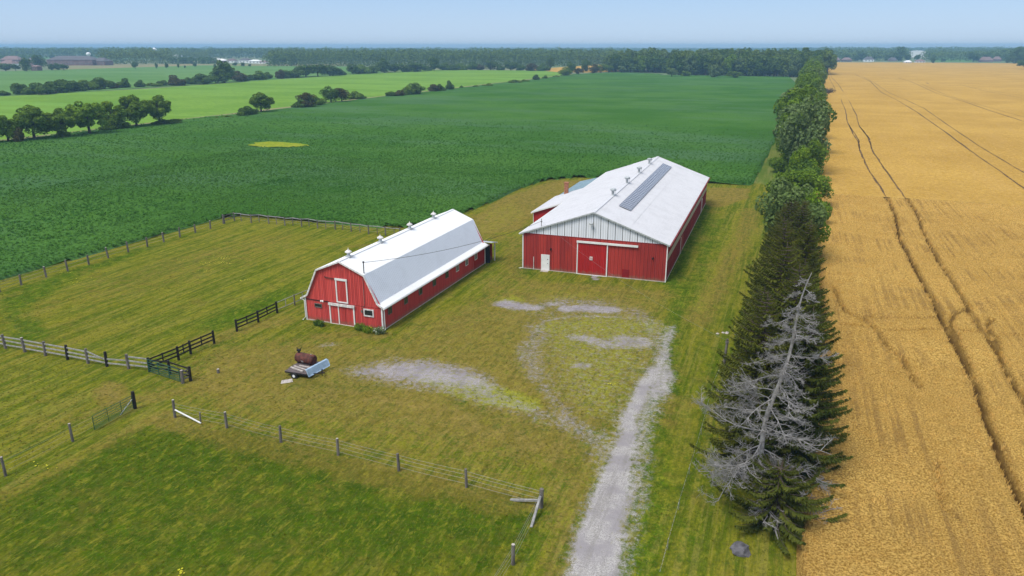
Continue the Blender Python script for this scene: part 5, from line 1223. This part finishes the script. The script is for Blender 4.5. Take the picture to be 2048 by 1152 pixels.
while y < 790:
    hh = random.uniform(11.5, 15.5) * (1 + .25 * min(1, y / 700)); ww = hh * random.uniform(.72, .9); cx0 = 3.5 + max(0, y - 200) * .021
    mt = ('leaf_pale', 'leaf', 'leaf_pale', 'leaf', 'leaf_dark')[i % 5] if y < 420 else ('leaf', 'leaf_far', 'leaf_pale')[i % 3]
    plant('broad' if i % 3 else 'hugger', i % 4, mt, cx0 + random.uniform(-3.0, .8), y, ww, hh, 'broadleaf_tree', 'tall %s tree, %s in the dense row counting away from the barns' % ({'leaf_pale': 'silvery green', 'leaf': 'mid green', 'leaf_dark': 'dark green', 'leaf_far': 'deep green'}[mt], nth(i + 1)), 'tree', 'dense tall trees along the wheat field')
    if i % 2 == 0: plant('bush', i % 4, 'leaf', cx0 + random.choice((-4, 3)), y + 3, 5, 4.5, 'hedge_shrub', 'bushy undergrowth shrub at the foot of the %s tree of the dense row' % nth(i + 1), 'shrub', 'undergrowth of the tall tree row')
    y += random.uniform(5.5, 8.5) * (1 + y / 900); i += 1
# bare limbs and brush poking out over the wheat
x, y = G(1650, 205); o = empty('dead_limb', (x - 2, y, 0), 0, 'bare brown limbs poking from the tall row out over the wheat', 'branches'); mb = MB()
for k in range(9): a = random.uniform(-.6, .6); mb.tube([(0, 0, 2.5), (2.6 * cos(a), 1.4 * sin(a), 4.5 + random.uniform(-1, 1)), (5 * cos(a), 4 * sin(a), 5 + random.uniform(-2.5, 1.5))], [.14, .08, .03], 5, cap=False)
mb.build('limb', 'bark', o)
x, y = G(1655, 188); mb = MB(); r_ = random.Random(3)
for k in range(70): 
    a = r_.uniform(0, pi); b_ = r_.uniform(.1, .9); L = r_.uniform(2, 5); cx_, cy_3 = x + r_.uniform(-3, 3), y + r_.uniform(-2.5, 2.5); z = r_.uniform(.6, 2.6)
    mb.tube([(cx_ - cos(a) * L / 2, cy_3 - sin(a) * L / 2, z - b_), (cx_ + cos(a) * L / 2, cy_3 + sin(a) * L / 2, z + b_ + .6)], [.12, .05], 4, cap=False)
tag(mb.build('brush_pile', 'bark'), 'heap of bare branches at the edge of the wheat by the tall trees', 'brush pile')

# hedgerow and field trees: (u, v base, width px, height px)
def from_px(u, v, w_, h_):
    x, y = G(u, v); s_ = size_at(x, y); return x, y, w_ / s_, h_ / s_ / .985
WAL = [(-8, 288, 60, 62), (18, 286, 62, 58), (70, 281, 84, 72), (127, 277, 66, 62), (180, 270, 84, 76), (228, 261, 62, 60), (274, 255, 66, 66), (321, 251, 60, 62)]
for i, (u, v, w_, h_) in enumerate(WAL):
    x, y, ww, hh = from_px(u, v, w_, h_); plant('walnut', i % 4, 'leaf' if i not in (0, 1, 4, 5) else 'leaf_lime', x, y, ww, hh, 'field_tree', ('round crowned field tree %s' % ('cut by the left picture edge', 'just inside the left edge', 'with the widest crown near the left edge', 'smaller than its two neighbours near the left edge', 'with the tallest crown in the left field row', 'with a dark bush grown round its foot', 'next to last at the right end of the left field row', 'standing last at the right end of the left field row')[i]), 'tree', 'field trees between the two green fields')
HA = [(38, 286, 26, 30, 'leaf_brown'), (128, 278, 26, 14, 'leaf_dark'), (216, 263, 30, 16, 'leaf_dark'), (238, 260, 34, 22, 'leaf_dark'), (324, 251, 34, 13, 'leaf_dark'), (352, 248, 30, 9, 'leaf'), (432, 239, 12, 6, 'leaf'), (456, 237, 18, 6, 'leaf'), (490, 233, 34, 20, 'leaf_dark'), (506, 231, 26, 12, 'leaf_dark'),
      (598, 217, 28, 16, 'leaf_dark'), (614, 216, 42, 30, 'leaf_brown'), (636, 212, 26, 18, 'leaf'), (662, 206, 34, 30, 'leaf_dark'), (684, 205, 36, 27, 'leaf_brown'), (712, 200, 30, 16, 'leaf'), (728, 198, 12, 7, 'leaf'), (780, 194, 20, 9, 'leaf_dark'), (797, 193, 34, 12, 'leaf_brown'), (816, 191, 24, 18, 'leaf'), (830, 190, 36, 22, 'leaf_dark'),
      (868, 184, 24, 13, 'leaf_brown'), (881, 183, 22, 14, 'leaf_dark'), (898, 181, 15, 18, 'leaf_dark'), (922, 177, 7, 6, 'leaf'), (952, 175, 14, 4, 'leaf'), (975, 173, 20, 6, 'leaf'), (1030, 167, 24, 7, 'leaf'), (1050, 164, 16, 5, 'leaf'), (1072, 161, 15, 10, 'leaf_dark'), (1090, 158, 14, 7, 'leaf'), (1112, 155, 12, 4, 'leaf'),
      (1130, 152, 28, 16, 'leaf'), (1142, 148, 22, 22, 'leaf_dark'), (1157, 150, 18, 13, 'leaf_brown'), (1171, 144, 22, 24, 'leaf_dark'), (1188, 147, 22, 17, 'leaf_brown'), (1202, 146, 26, 16, 'leaf'), (1217, 145, 22, 14, 'leaf'), (1230, 144, 18, 12, 'leaf_dark')]
for i, (u, v, w_, h_, mt) in enumerate(HA):
    x, y, ww, hh = from_px(u, v, w_, h_); kd = 'bush' if hh < 6 else 'hugger'
    plant(kd, i % 4, mt, x, y, ww * 1.12, max(hh, .9), 'hedge_shrub', '%s %s shrub, %s from the left in the broken near hedge' % ('tall' if hh > 6 else 'low' if hh < 2.5 else 'middling', {'leaf_brown': 'brownish', 'leaf_dark': 'dark green', 'leaf': 'green'}[mt], nth(i + 1)), 'shrub', 'shrubs of the broken near hedge')
x, y, ww, hh = from_px(523, 226, 52, 42); plant('walnut', 2, 'leaf', x, y, ww, hh, 'field_tree', 'lone round tree with a clear trunk standing in the broken hedge', 'tree')
HB = [(10, 191, 20, 9), (40, 189, 28, 18), (60, 190, 24, 10), (78, 190, 45, 21), (100, 188, 20, 10), (118, 186, 45, 21), (150, 183, 40, 19), (172, 181, 38, 18), (195, 179, 42, 22), (228, 177, 18, 10), (249, 176, 26, 17), (281, 175, 17, 13), (306, 173, 26, 7), (325, 172, 18, 9), (352, 171, 36, 18), (376, 169, 20, 12), (407, 168, 44, 19), (450, 166, 34, 45), (436, 166, 28, 26), (473, 163, 30, 18), (490, 162, 18, 8), (500, 161, 18, 9), (518, 160, 32, 16), (534, 158, 18, 12), (559, 157, 20, 16), (575, 156, 22, 12), (592, 155, 34, 19), (612, 154, 34, 23), (636, 153, 36, 22), (660, 152, 34, 21), (682, 151, 22, 12),
      (706, 149, 20, 20), (722, 148, 34, 17), (745, 147, 30, 12), (768, 146, 26, 26), (790, 145, 34, 17), (812, 144, 20, 13), (830, 144, 36, 19), (852, 142, 24, 12), (868, 142, 22, 26), (890, 141, 24, 14), (910, 141, 20, 10), (925, 140, 24, 12), (945, 140, 26, 14), (962, 140, 18, 10), (981, 140, 22, 19), (1000, 140, 20, 10), (1022, 141, 26, 16), (1042, 141, 22, 11), (1062, 142, 26, 12), (1086, 142, 28, 13), (1100, 140, 14, 26)]
for i, (u, v, w_, h_) in enumerate(HB):
    x, y, ww, hh = from_px(u, v, w_, h_); plant('far' if hh > 9 else 'bush', i % 4, ('leaf_dark', 'leaf_dark', 'leaf', 'leaf_dark', 'leaf_brown')[i % 5] if hh < 9 else 'leaf_dark', x, y, ww * 1.2, hh * 1.05, 'hedge_shrub', '%s rounded shrub, %s from the left in the long far hedge' % ('towering' if h_ > 30 else 'tall' if h_ > 19 else 'low' if h_ < 12 else 'middling', nth(i + 1)), 'shrub', 'shrubs of the long far hedge')
# broadleaf wood at the end of the soybean field
WOOD = [(1330, 1600, 1, 150.5, 12, 24), ]
pts = []
for row, (ya, yb) in enumerate(((768, 792), (776, 798), (788, 808))):
    x = -116 + row * 3
    while x < 4: pts.append((('front', 'second', 'third')[row] + ' near rank', x + random.uniform(-2, 2), ya + (-.04 * x) * .4 + random.uniform(-2, 3), random.uniform(13, 18), random.uniform(17, 22) + row * 1.5)); x += random.uniform(6.5, 9)
xw = -200
for row in range(3):
    x = -196 + row * 3
    while x < -112: pts.append((('front', 'second', 'third')[row] + ' set back rank', x, 838 + row * 11 + (-.35) * (x + 112) * .15 + random.uniform(-3, 3), random.uniform(14, 18), random.uniform(17, 21) + row * 1.5)); x += random.uniform(8, 11)
for row in range(9):
    x = -192 + row * 2 
    while x < 30: 
        if not (x < -110 and row < 3): pts.append(('%s rear rank' % nth(row + 1), x, 812 + row * 15 + random.uniform(-4, 4), random.uniform(14, 19), random.uniform(21, 25.5))); 
        x += random.uniform(10, 13)
print('wood trees', len(pts))
cnt = {}
for i, (rk, x, y, ww, hh) in enumerate(pts[:285]):
    cnt[rk] = cnt.get(rk, 0) + 1; mt = 'leaf_lime' if i % 43 == 7 else 'leaf_pale' if i % 6 == 2 else 'leaf_far'
    plant('far', i % 4, mt, x, y, ww, hh, 'wood_tree', '%s wood tree, %s from the left in the %s' % ({'leaf_lime': 'bright lime', 'leaf_pale': 'silvery green', 'leaf_far': 'deep green'}[mt], nth(cnt[rk]), rk), 'tree', 'trees of the wood at the end of the soybean field')
for i, (u, v, w_, h_) in enumerate(((1345, 154, 24, 18), (1372, 153, 18, 12), (1430, 155, 26, 24), (1470, 156, 24, 14), (1246, 146, 18, 14))):
    x, y, ww, hh = from_px(u, v, w_, h_); plant('far', i % 4, 'leaf_pale' if i % 2 == 0 else 'leaf', x, y - 6, ww * 1.2, hh, 'edge_tree', 'small tree at the foot of the dense wood, %s along its edge' % nth(i + 1), 'tree', 'small trees along the edge of the wood')

# far woods: masses of crowns, several to each stretch
def tree_mass(name, label, spots, mat='leaf_far', leaves=70, lf=2.0, seed=0, kind='stuff'):
    r = np.random.default_rng(seed); Ps = []; Ds = []; tv = MB()
    for (x, y, w_, h) in spots:
        n = leaves; d = r.normal(size=(n, 3)); d[:, 2] = np.abs(d[:, 2]) * 1.1 - .25; d /= np.linalg.norm(d, axis=1)[:, None]
        lob = 1 + .18 * np.sin(d[:, 0] * 5 + x) * np.sin(d[:, 1] * 5 + y)
        p = d * lob[:, None] * np.array([w_ / 2, w_ / 2, h * .48]) + np.array([x, y, h * .52]); Ps.append(p); Ds.append(d)
        p2 = p[: n // 4].copy(); p2[:, 2] = h * .3 * r.random(n // 4); Ps.append(p2); Ds.append(d[: n // 4])
    p = np.concatenate(Ps); d = np.concatenate(Ds)
    me = leaf_quads(name, p, d, lf, mat, r); o = link(name, me); tag(o, label, 'woods', kind=kind); return o
def strip(u0, u1, v, rows, dv, wpx, hm, step, jit=.5, seed=1, gap=(1812, 1852)):
    """rows of crowns along a far edge seen between two directions"""
    r = random.Random(seed); out = []
    for k in range(rows):
        u = u0 + k * step * .3
        while u < u1:
            x, y = G(u, v - dv * k + r.uniform(-jit, jit) * .25); s_ = size_at(x, y); (gap[0] < u < gap[1] and v > 110) or out.append((x, y, wpx / s_ * r.uniform(.8, 1.3), hm * r.uniform(.80, 1.15) * (1 + .02 * k))); u += step * r.uniform(.7, 1.3)
    return out
tree_mass('far_woods', 'long blue green wood across the middle of the horizon', strip(540, 1250, 132.5, 7, 2.0, 20, 19.5, 10, seed=2), leaves=110, lf=1.25, seed=2)
tree_mass('far_woods', 'hazy blue wood along the horizon at the left', strip(-60, 600, 116.5, 5, 1.9, 22, 20, 12, seed=3), leaves=90, lf=2.0, seed=3)
tree_mass('far_woods', 'blue green wood behind the long brick building', strip(205, 345, 128, 4, 2.4, 22, 20, 11, seed=4) + strip(300, 420, 120, 3, 2, 18, 16, 10, seed=14), leaves=110, lf=1.3, seed=4)
tree_mass('far_woods', 'dark clumps of trees beside the far white sheds', strip(345, 390, 127.5, 2, 1, 14, 9.5, 7, seed=5) + strip(400, 428, 127.5, 2, 1, 14, 9, 7, seed=6) + strip(-20, 70, 122, 2, 2, 18, 12, 12, seed=16), leaves=110, lf=1.1, seed=5)
tree_mass('far_woods', 'blue green trees behind the farmhouses beyond the wheat', strip(1625, 2070, 121.5, 3, 2.2, 22, 17, 11, seed=7) + strip(1640, 1900, 115, 3, 1.6, 18, 22, 9, seed=8) + strip(1900, 2070, 112, 3, 1.6, 20, 23, 9, seed=9) + strip(1985, 2080, 122, 3, 1.5, 26, 20, 10, seed=18), leaves=100, lf=1.5, seed=7)
tree_mass('far_woods', 'hazy distant tree line under the hills at the right', strip(1560, 2090, 106.5, 4, 1.2, 14, 18, 8, seed=10), leaves=55, lf=3.4, seed=10)
tree_mass('far_woods', 'hazy distant tree line closing the horizon', strip(-80, 1640, 105.0, 5, 1.3, 14, 15, 9, seed=11), leaves=45, lf=3.6, seed=11)
# hills on the horizon
mb = MB(); hx = np.linspace(-6200, 3800, 160); vs = []
for x in hx:
    y = 5000 - .12 * x; hgt = 5 + 9 * fbm(np.array(x), np.array(0.), 900, 5) + 3 * vnoise(x, 0, 90, 6) + 5 * math.exp(-((x - 700) / 900) ** 2) + 5 * math.exp(-((x + 1650) / 260) ** 2)
    vs += [(x, y - 500, -1), (x, y, min(hgt, 20)), (x, y + 400, -2)]
mb.add([v_ for v_ in vs], [(3 * i + j, 3 * i + 3 + j, 3 * i + 4 + j, 3 * i + 1 + j) for i in range(159) for j in (0, 1)])
tag(mb.build('hills', 'leaf_far', smooth=True), kind='structure')

# hedge conifers and small trees dotted on the rough pasture
for i, (u, v, w_, h_) in enumerate(((271, 139, 11, 14), (313, 137, 6, 11), (333, 136, 7, 10), (357, 136, 5, 8), (390, 135, 7, 8), (370, 136, 4, 5), (430, 135, 6, 6), (452, 133, 12, 6), (470, 133, 10, 7), (486, 133, 8, 8), (500, 133, 7, 5), (548, 130, 8, 14), (565, 130, 16, 20), (585, 130, 18, 17), (60, 143, 0, 0), (12, 142, 26, 14), (32, 142, 18, 12), (54, 143, 20, 26), (80, 136, 26, 22), (104, 141, 20, 12), (128, 141, 18, 11), (116, 140, 16, 13), (65, 115, 20, 14), (104, 118, 10, 8))):
    if not w_: continue
    x, y, ww, hh = from_px(u, v, w_, h_); plant('far', i % 4, 'leaf_dark', x, y, ww * 1.1, hh * 1.1, 'pasture_tree', 'small dark tree, %s in the far pasture going right from the thick bush' % nth(i + 1), 'tree', 'small trees of the far pasture')
for i, (u, v, w_, h_) in enumerate(((1668, 122, 10, 9), (1690, 122, 16, 14), (1712, 122, 14, 10), (1722, 122, 16, 18), (1752, 121, 18, 12), (1772, 121, 14, 14), (1797, 122, 22, 24), (1815, 122, 12, 12), (1833, 123, 10, 12), (1866, 127, 8, 12), (1884, 124, 5, 7), (1889, 124, 4, 6), (1952, 124, 12, 10), (2014, 126, 12, 14), (2030, 128, 24, 28), (2046, 126, 24, 30), (1946, 124, 22, 18), (1975, 122, 18, 16), (2010, 121, 22, 20))):
    x, y, ww, hh = from_px(u, v, w_, h_); plant('far', i % 4, 'leaf_dark', x, y, ww * 1.15, hh * 1.1, 'farmstead_tree', '%s dark tree, %s from the left among the farmhouses beyond the wheat' % ('small' if h_ < 12 else 'big', nth(i + 1)), 'tree', 'trees among the farmhouses beyond the wheat')
x, y, ww, hh = from_px(2050, 140, 46, 19); plant('broad', 1, 'leaf_dark', x, y, ww, hh, 'field_tree', 'low spreading tree at the right edge of the wheat field', 'tree')

# ------------------------------------------------------------------ far buildings
def house(name, label, cat, u, v, wpx, hw, hr, depth=9, wall='far_brick', roof='far_roof', wins=3, rz=None, garage=False):
    """hipped or gabled house; width from the seen width, heights in metres"""
    x, y = G(u, v); s_ = size_at(x, y); w_ = wpx / s_; rz = YAW * .6 if rz is None else rz
    h = empty(name, (x, y, 0), rz, label, cat); hx_ = w_ / 2
    MB().box(-hx_, hx_, 0, depth, 0, hw).build('wall', wall, h)
    mb = MB(); e = .5; rin = min(depth / 2, hx_ * .55)
    mb.add([(-hx_ - e, -e, hw), (hx_ + e, -e, hw), (hx_ + e, depth + e, hw), (-hx_ - e, depth + e, hw), (-hx_ + rin, depth / 2, hw + hr), (hx_ - rin, depth / 2, hw + hr)], [(0, 1, 5, 4), (2, 3, 4, 5), (1, 2, 5), (3, 0, 4), (3, 2, 1, 0)])
    mb.build('roof', roof, h)
    for k in range(wins):
        xc = -hx_ + w_ * (k + .5) / wins; ww_ = min(w_ / wins * .3, 1.6); zb = hw * .30; zt_ = min(zb + 1.6, hw * .8)
        o = MB().box(xc - ww_ / 2 - .1, xc + ww_ / 2 + .1, -.08, -.03, zb - .1, zt_ + .1).build('window', 'far_white', h)
        MB().box(xc - ww_ / 2, xc + ww_ / 2, -.11, -.081, zb, zt_).build('pane', 'pane', o)
    return h
LB2 = house('brick_building', 'long brown brick building with a grey roof far at the left', 'building', 140, 131, 100, 8, 5.5, 22, wins=16)
house('brick_wing', 'brown wing at the right end of the long brick building', 'building', 197, 131, 28, 6, 5, 20, wins=4)
house('house', 'white walled house with a pale brown roof at the left edge', 'house', 12, 135, 30, 5, 4.5, 14, 'far_white', 'far_pink', 3)
house('house', 'brown house with a dark roof behind the pale roofed one', 'house', 20, 127, 40, 6, 6, 14, 'far_brick', 'far_pink', 3)
house('house', 'dark roofed house between the trees left of the brick building', 'house', 62, 133, 26, 6, 6, 14, 'far_brick', 'far_roof', 3)
house('shed', 'small dark brick shed with a pale roof before the trees', 'shed', 69, 142, 14, 5, 1.5, 8, 'far_brick', 'far_pink', 2)
house('white_shed', 'long low white shed in the far trees left of centre', 'shed', 345, 118, 26, 7, 2.5, 20, 'far_white', 'far_white', 2)
house('white_barn', 'small white roofed barn peeping over the far trees', 'barn', 307, 113, 10, 14, 9, 16, 'far_white', 'far_white', 1)
house('farm_shed', 'white roofed brown farm shed on the left of the far farmyard', 'shed', 437, 126, 26, 4, 3, 14, 'far_brick', 'far_white', 3)
house('farm_shed', 'brown gabled shed beside the white roofed one', 'shed', 461, 126, 16, 4, 3, 14, 'far_white', 'far_brick', 2)
house('farm_house', 'grey roofed farmhouse in the middle of the far farmyard', 'house', 488, 126, 22, 4.5, 3, 14, 'far_white', 'far_roof', 3)
house('farm_shed', 'low white shed near the right end of the far farmyard', 'shed', 508, 127, 22, 4, 2, 12, 'far_white', 'far_white', 3)
house('farm_shed', 'small pale shed at the right end of the far farmyard', 'shed', 525, 128, 14, 3, 2, 12, 'far_white', 'far_pink', 2)
house('warehouse', 'very long white warehouse on the horizon at the far left', 'warehouse', 50, 100.5, 38, 13, 1, 60, 'far_white', 'far_white', 6)
for u, v, w_, hw, hr, wa, ro, lab in ((1670, 123.5, 20, 3.5, 4, 'far_brick', 'far_pink', 'wide brown brick house at the left end beyond the wheat'), (1694, 123.5, 18, 3.5, 4, 'far_brick', 'far_pink', 'second brown brick house beyond the wheat, pinkish roof'), (1738, 123.5, 18, 4, 5, 'far_white', 'far_roof', 'white gabled house beyond the wheat between dark trees'),
        (1786, 122.5, 14, 3, 4, 'far_pink', 'far_roof', 'low grey roofed house beyond the wheat'), (1817, 127, 12, 2.5, 2.5, 'far_white', 'far_white', 'small white shed at the edge of the wheat'), (1841, 126, 17, 3, 3, 'far_white', 'far_pink', 'white shed with a pinkish roof at the edge of the wheat'),
        (1973, 124, 24, 3, 6, 'far_pink', 'far_pink', 'house with a steep pinkish roof near the right edge'), (1995, 123, 14, 4, 5, 'far_brick', 'far_pink', 'small brick house right of the steep pinkish roof'), (1640, 122.5, 6, 3, 2, 'far_white', 'far_roof', 'tiny white shed beside the end of the tree row')):
    house('farm_house', lab, 'house', u, v, w_, hw, hr, 9, wa, ro, 3)
house('white_block', 'bright white block rising above the trees beyond the wheat', 'building', 1835, 114.5, 27, 15.0, 1.0, 16, 'far_white', 'far_white', 4)
# water tower dome, radio masts
x, y = G(179, 121); mb = MB(); mb._lathe([(2.5, 0), (2.5, 9), (4.2, 11), (4.4, 13), (3, 15), (.6, 16)], 14, (x, y, 0), 0); tag(mb.build('silo_tower', 'far_white'), 'white domed silo above the long brick building', 'silo')
for u, d_, h in ((1119, 2600, 37.5), (1304, 3000, 33), (1374, 3200, 31)):
    dd = Fv * FPX + Rv * (u - 1024) - Uv * (-476); dd = dd[:2] / np.linalg.norm(dd[:2]); x, y = dd * d_
    mb = MB(); 
    for k in range(3):
        a = 2.1 * k; mb.tube([(x + 1.5 * cos(a), y + 1.5 * sin(a), 0), (x + .8 * cos(a), y + .8 * sin(a), h)], .22, 4)
    for k in range(14): z = h * k / 14; mb.tube([(x + 1.4 * cos(2.1 * (k % 3)), y + 1.4 * sin(2.1 * (k % 3)), z), (x + 1.2 * cos(2.1 * ((k + 1) % 3)), y + 1.2 * sin(2.1 * ((k + 1) % 3)), z + h / 14)], .14, 4)
    tag(mb.build('radio_mast', 'gal'), {1119: 'tallest lattice mast on the horizon above the middle wood', 1304: 'thin mast on the horizon left of the dense wood', 1374: 'faint mast just above the dense wood'}[u], 'mast')

# ------------------------------------------------------------------ the air
hz = MB().box(-8500, 8500, -350, 6500, -1.2, 39.5)
m = bpy.data.materials.new('haze_air'); m.use_nodes = True; nt = m.node_tree; nt.nodes.clear()
pv = nt.nodes.new('ShaderNodeVolumePrincipled'); out = nt.nodes.new('ShaderNodeOutputMaterial'); nt.links.new(pv.outputs[0], out.inputs['Volume'])
pv.inputs['Color'].default_value = (.38, .70, 1.0, 1); pv.inputs['Density'].default_value = .00024; pv.inputs['Anisotropy'].default_value = .0
M['haze'] = m
tag(hz.build('haze', 'haze'), kind='stuff')
print('objects', len(bpy.data.objects))
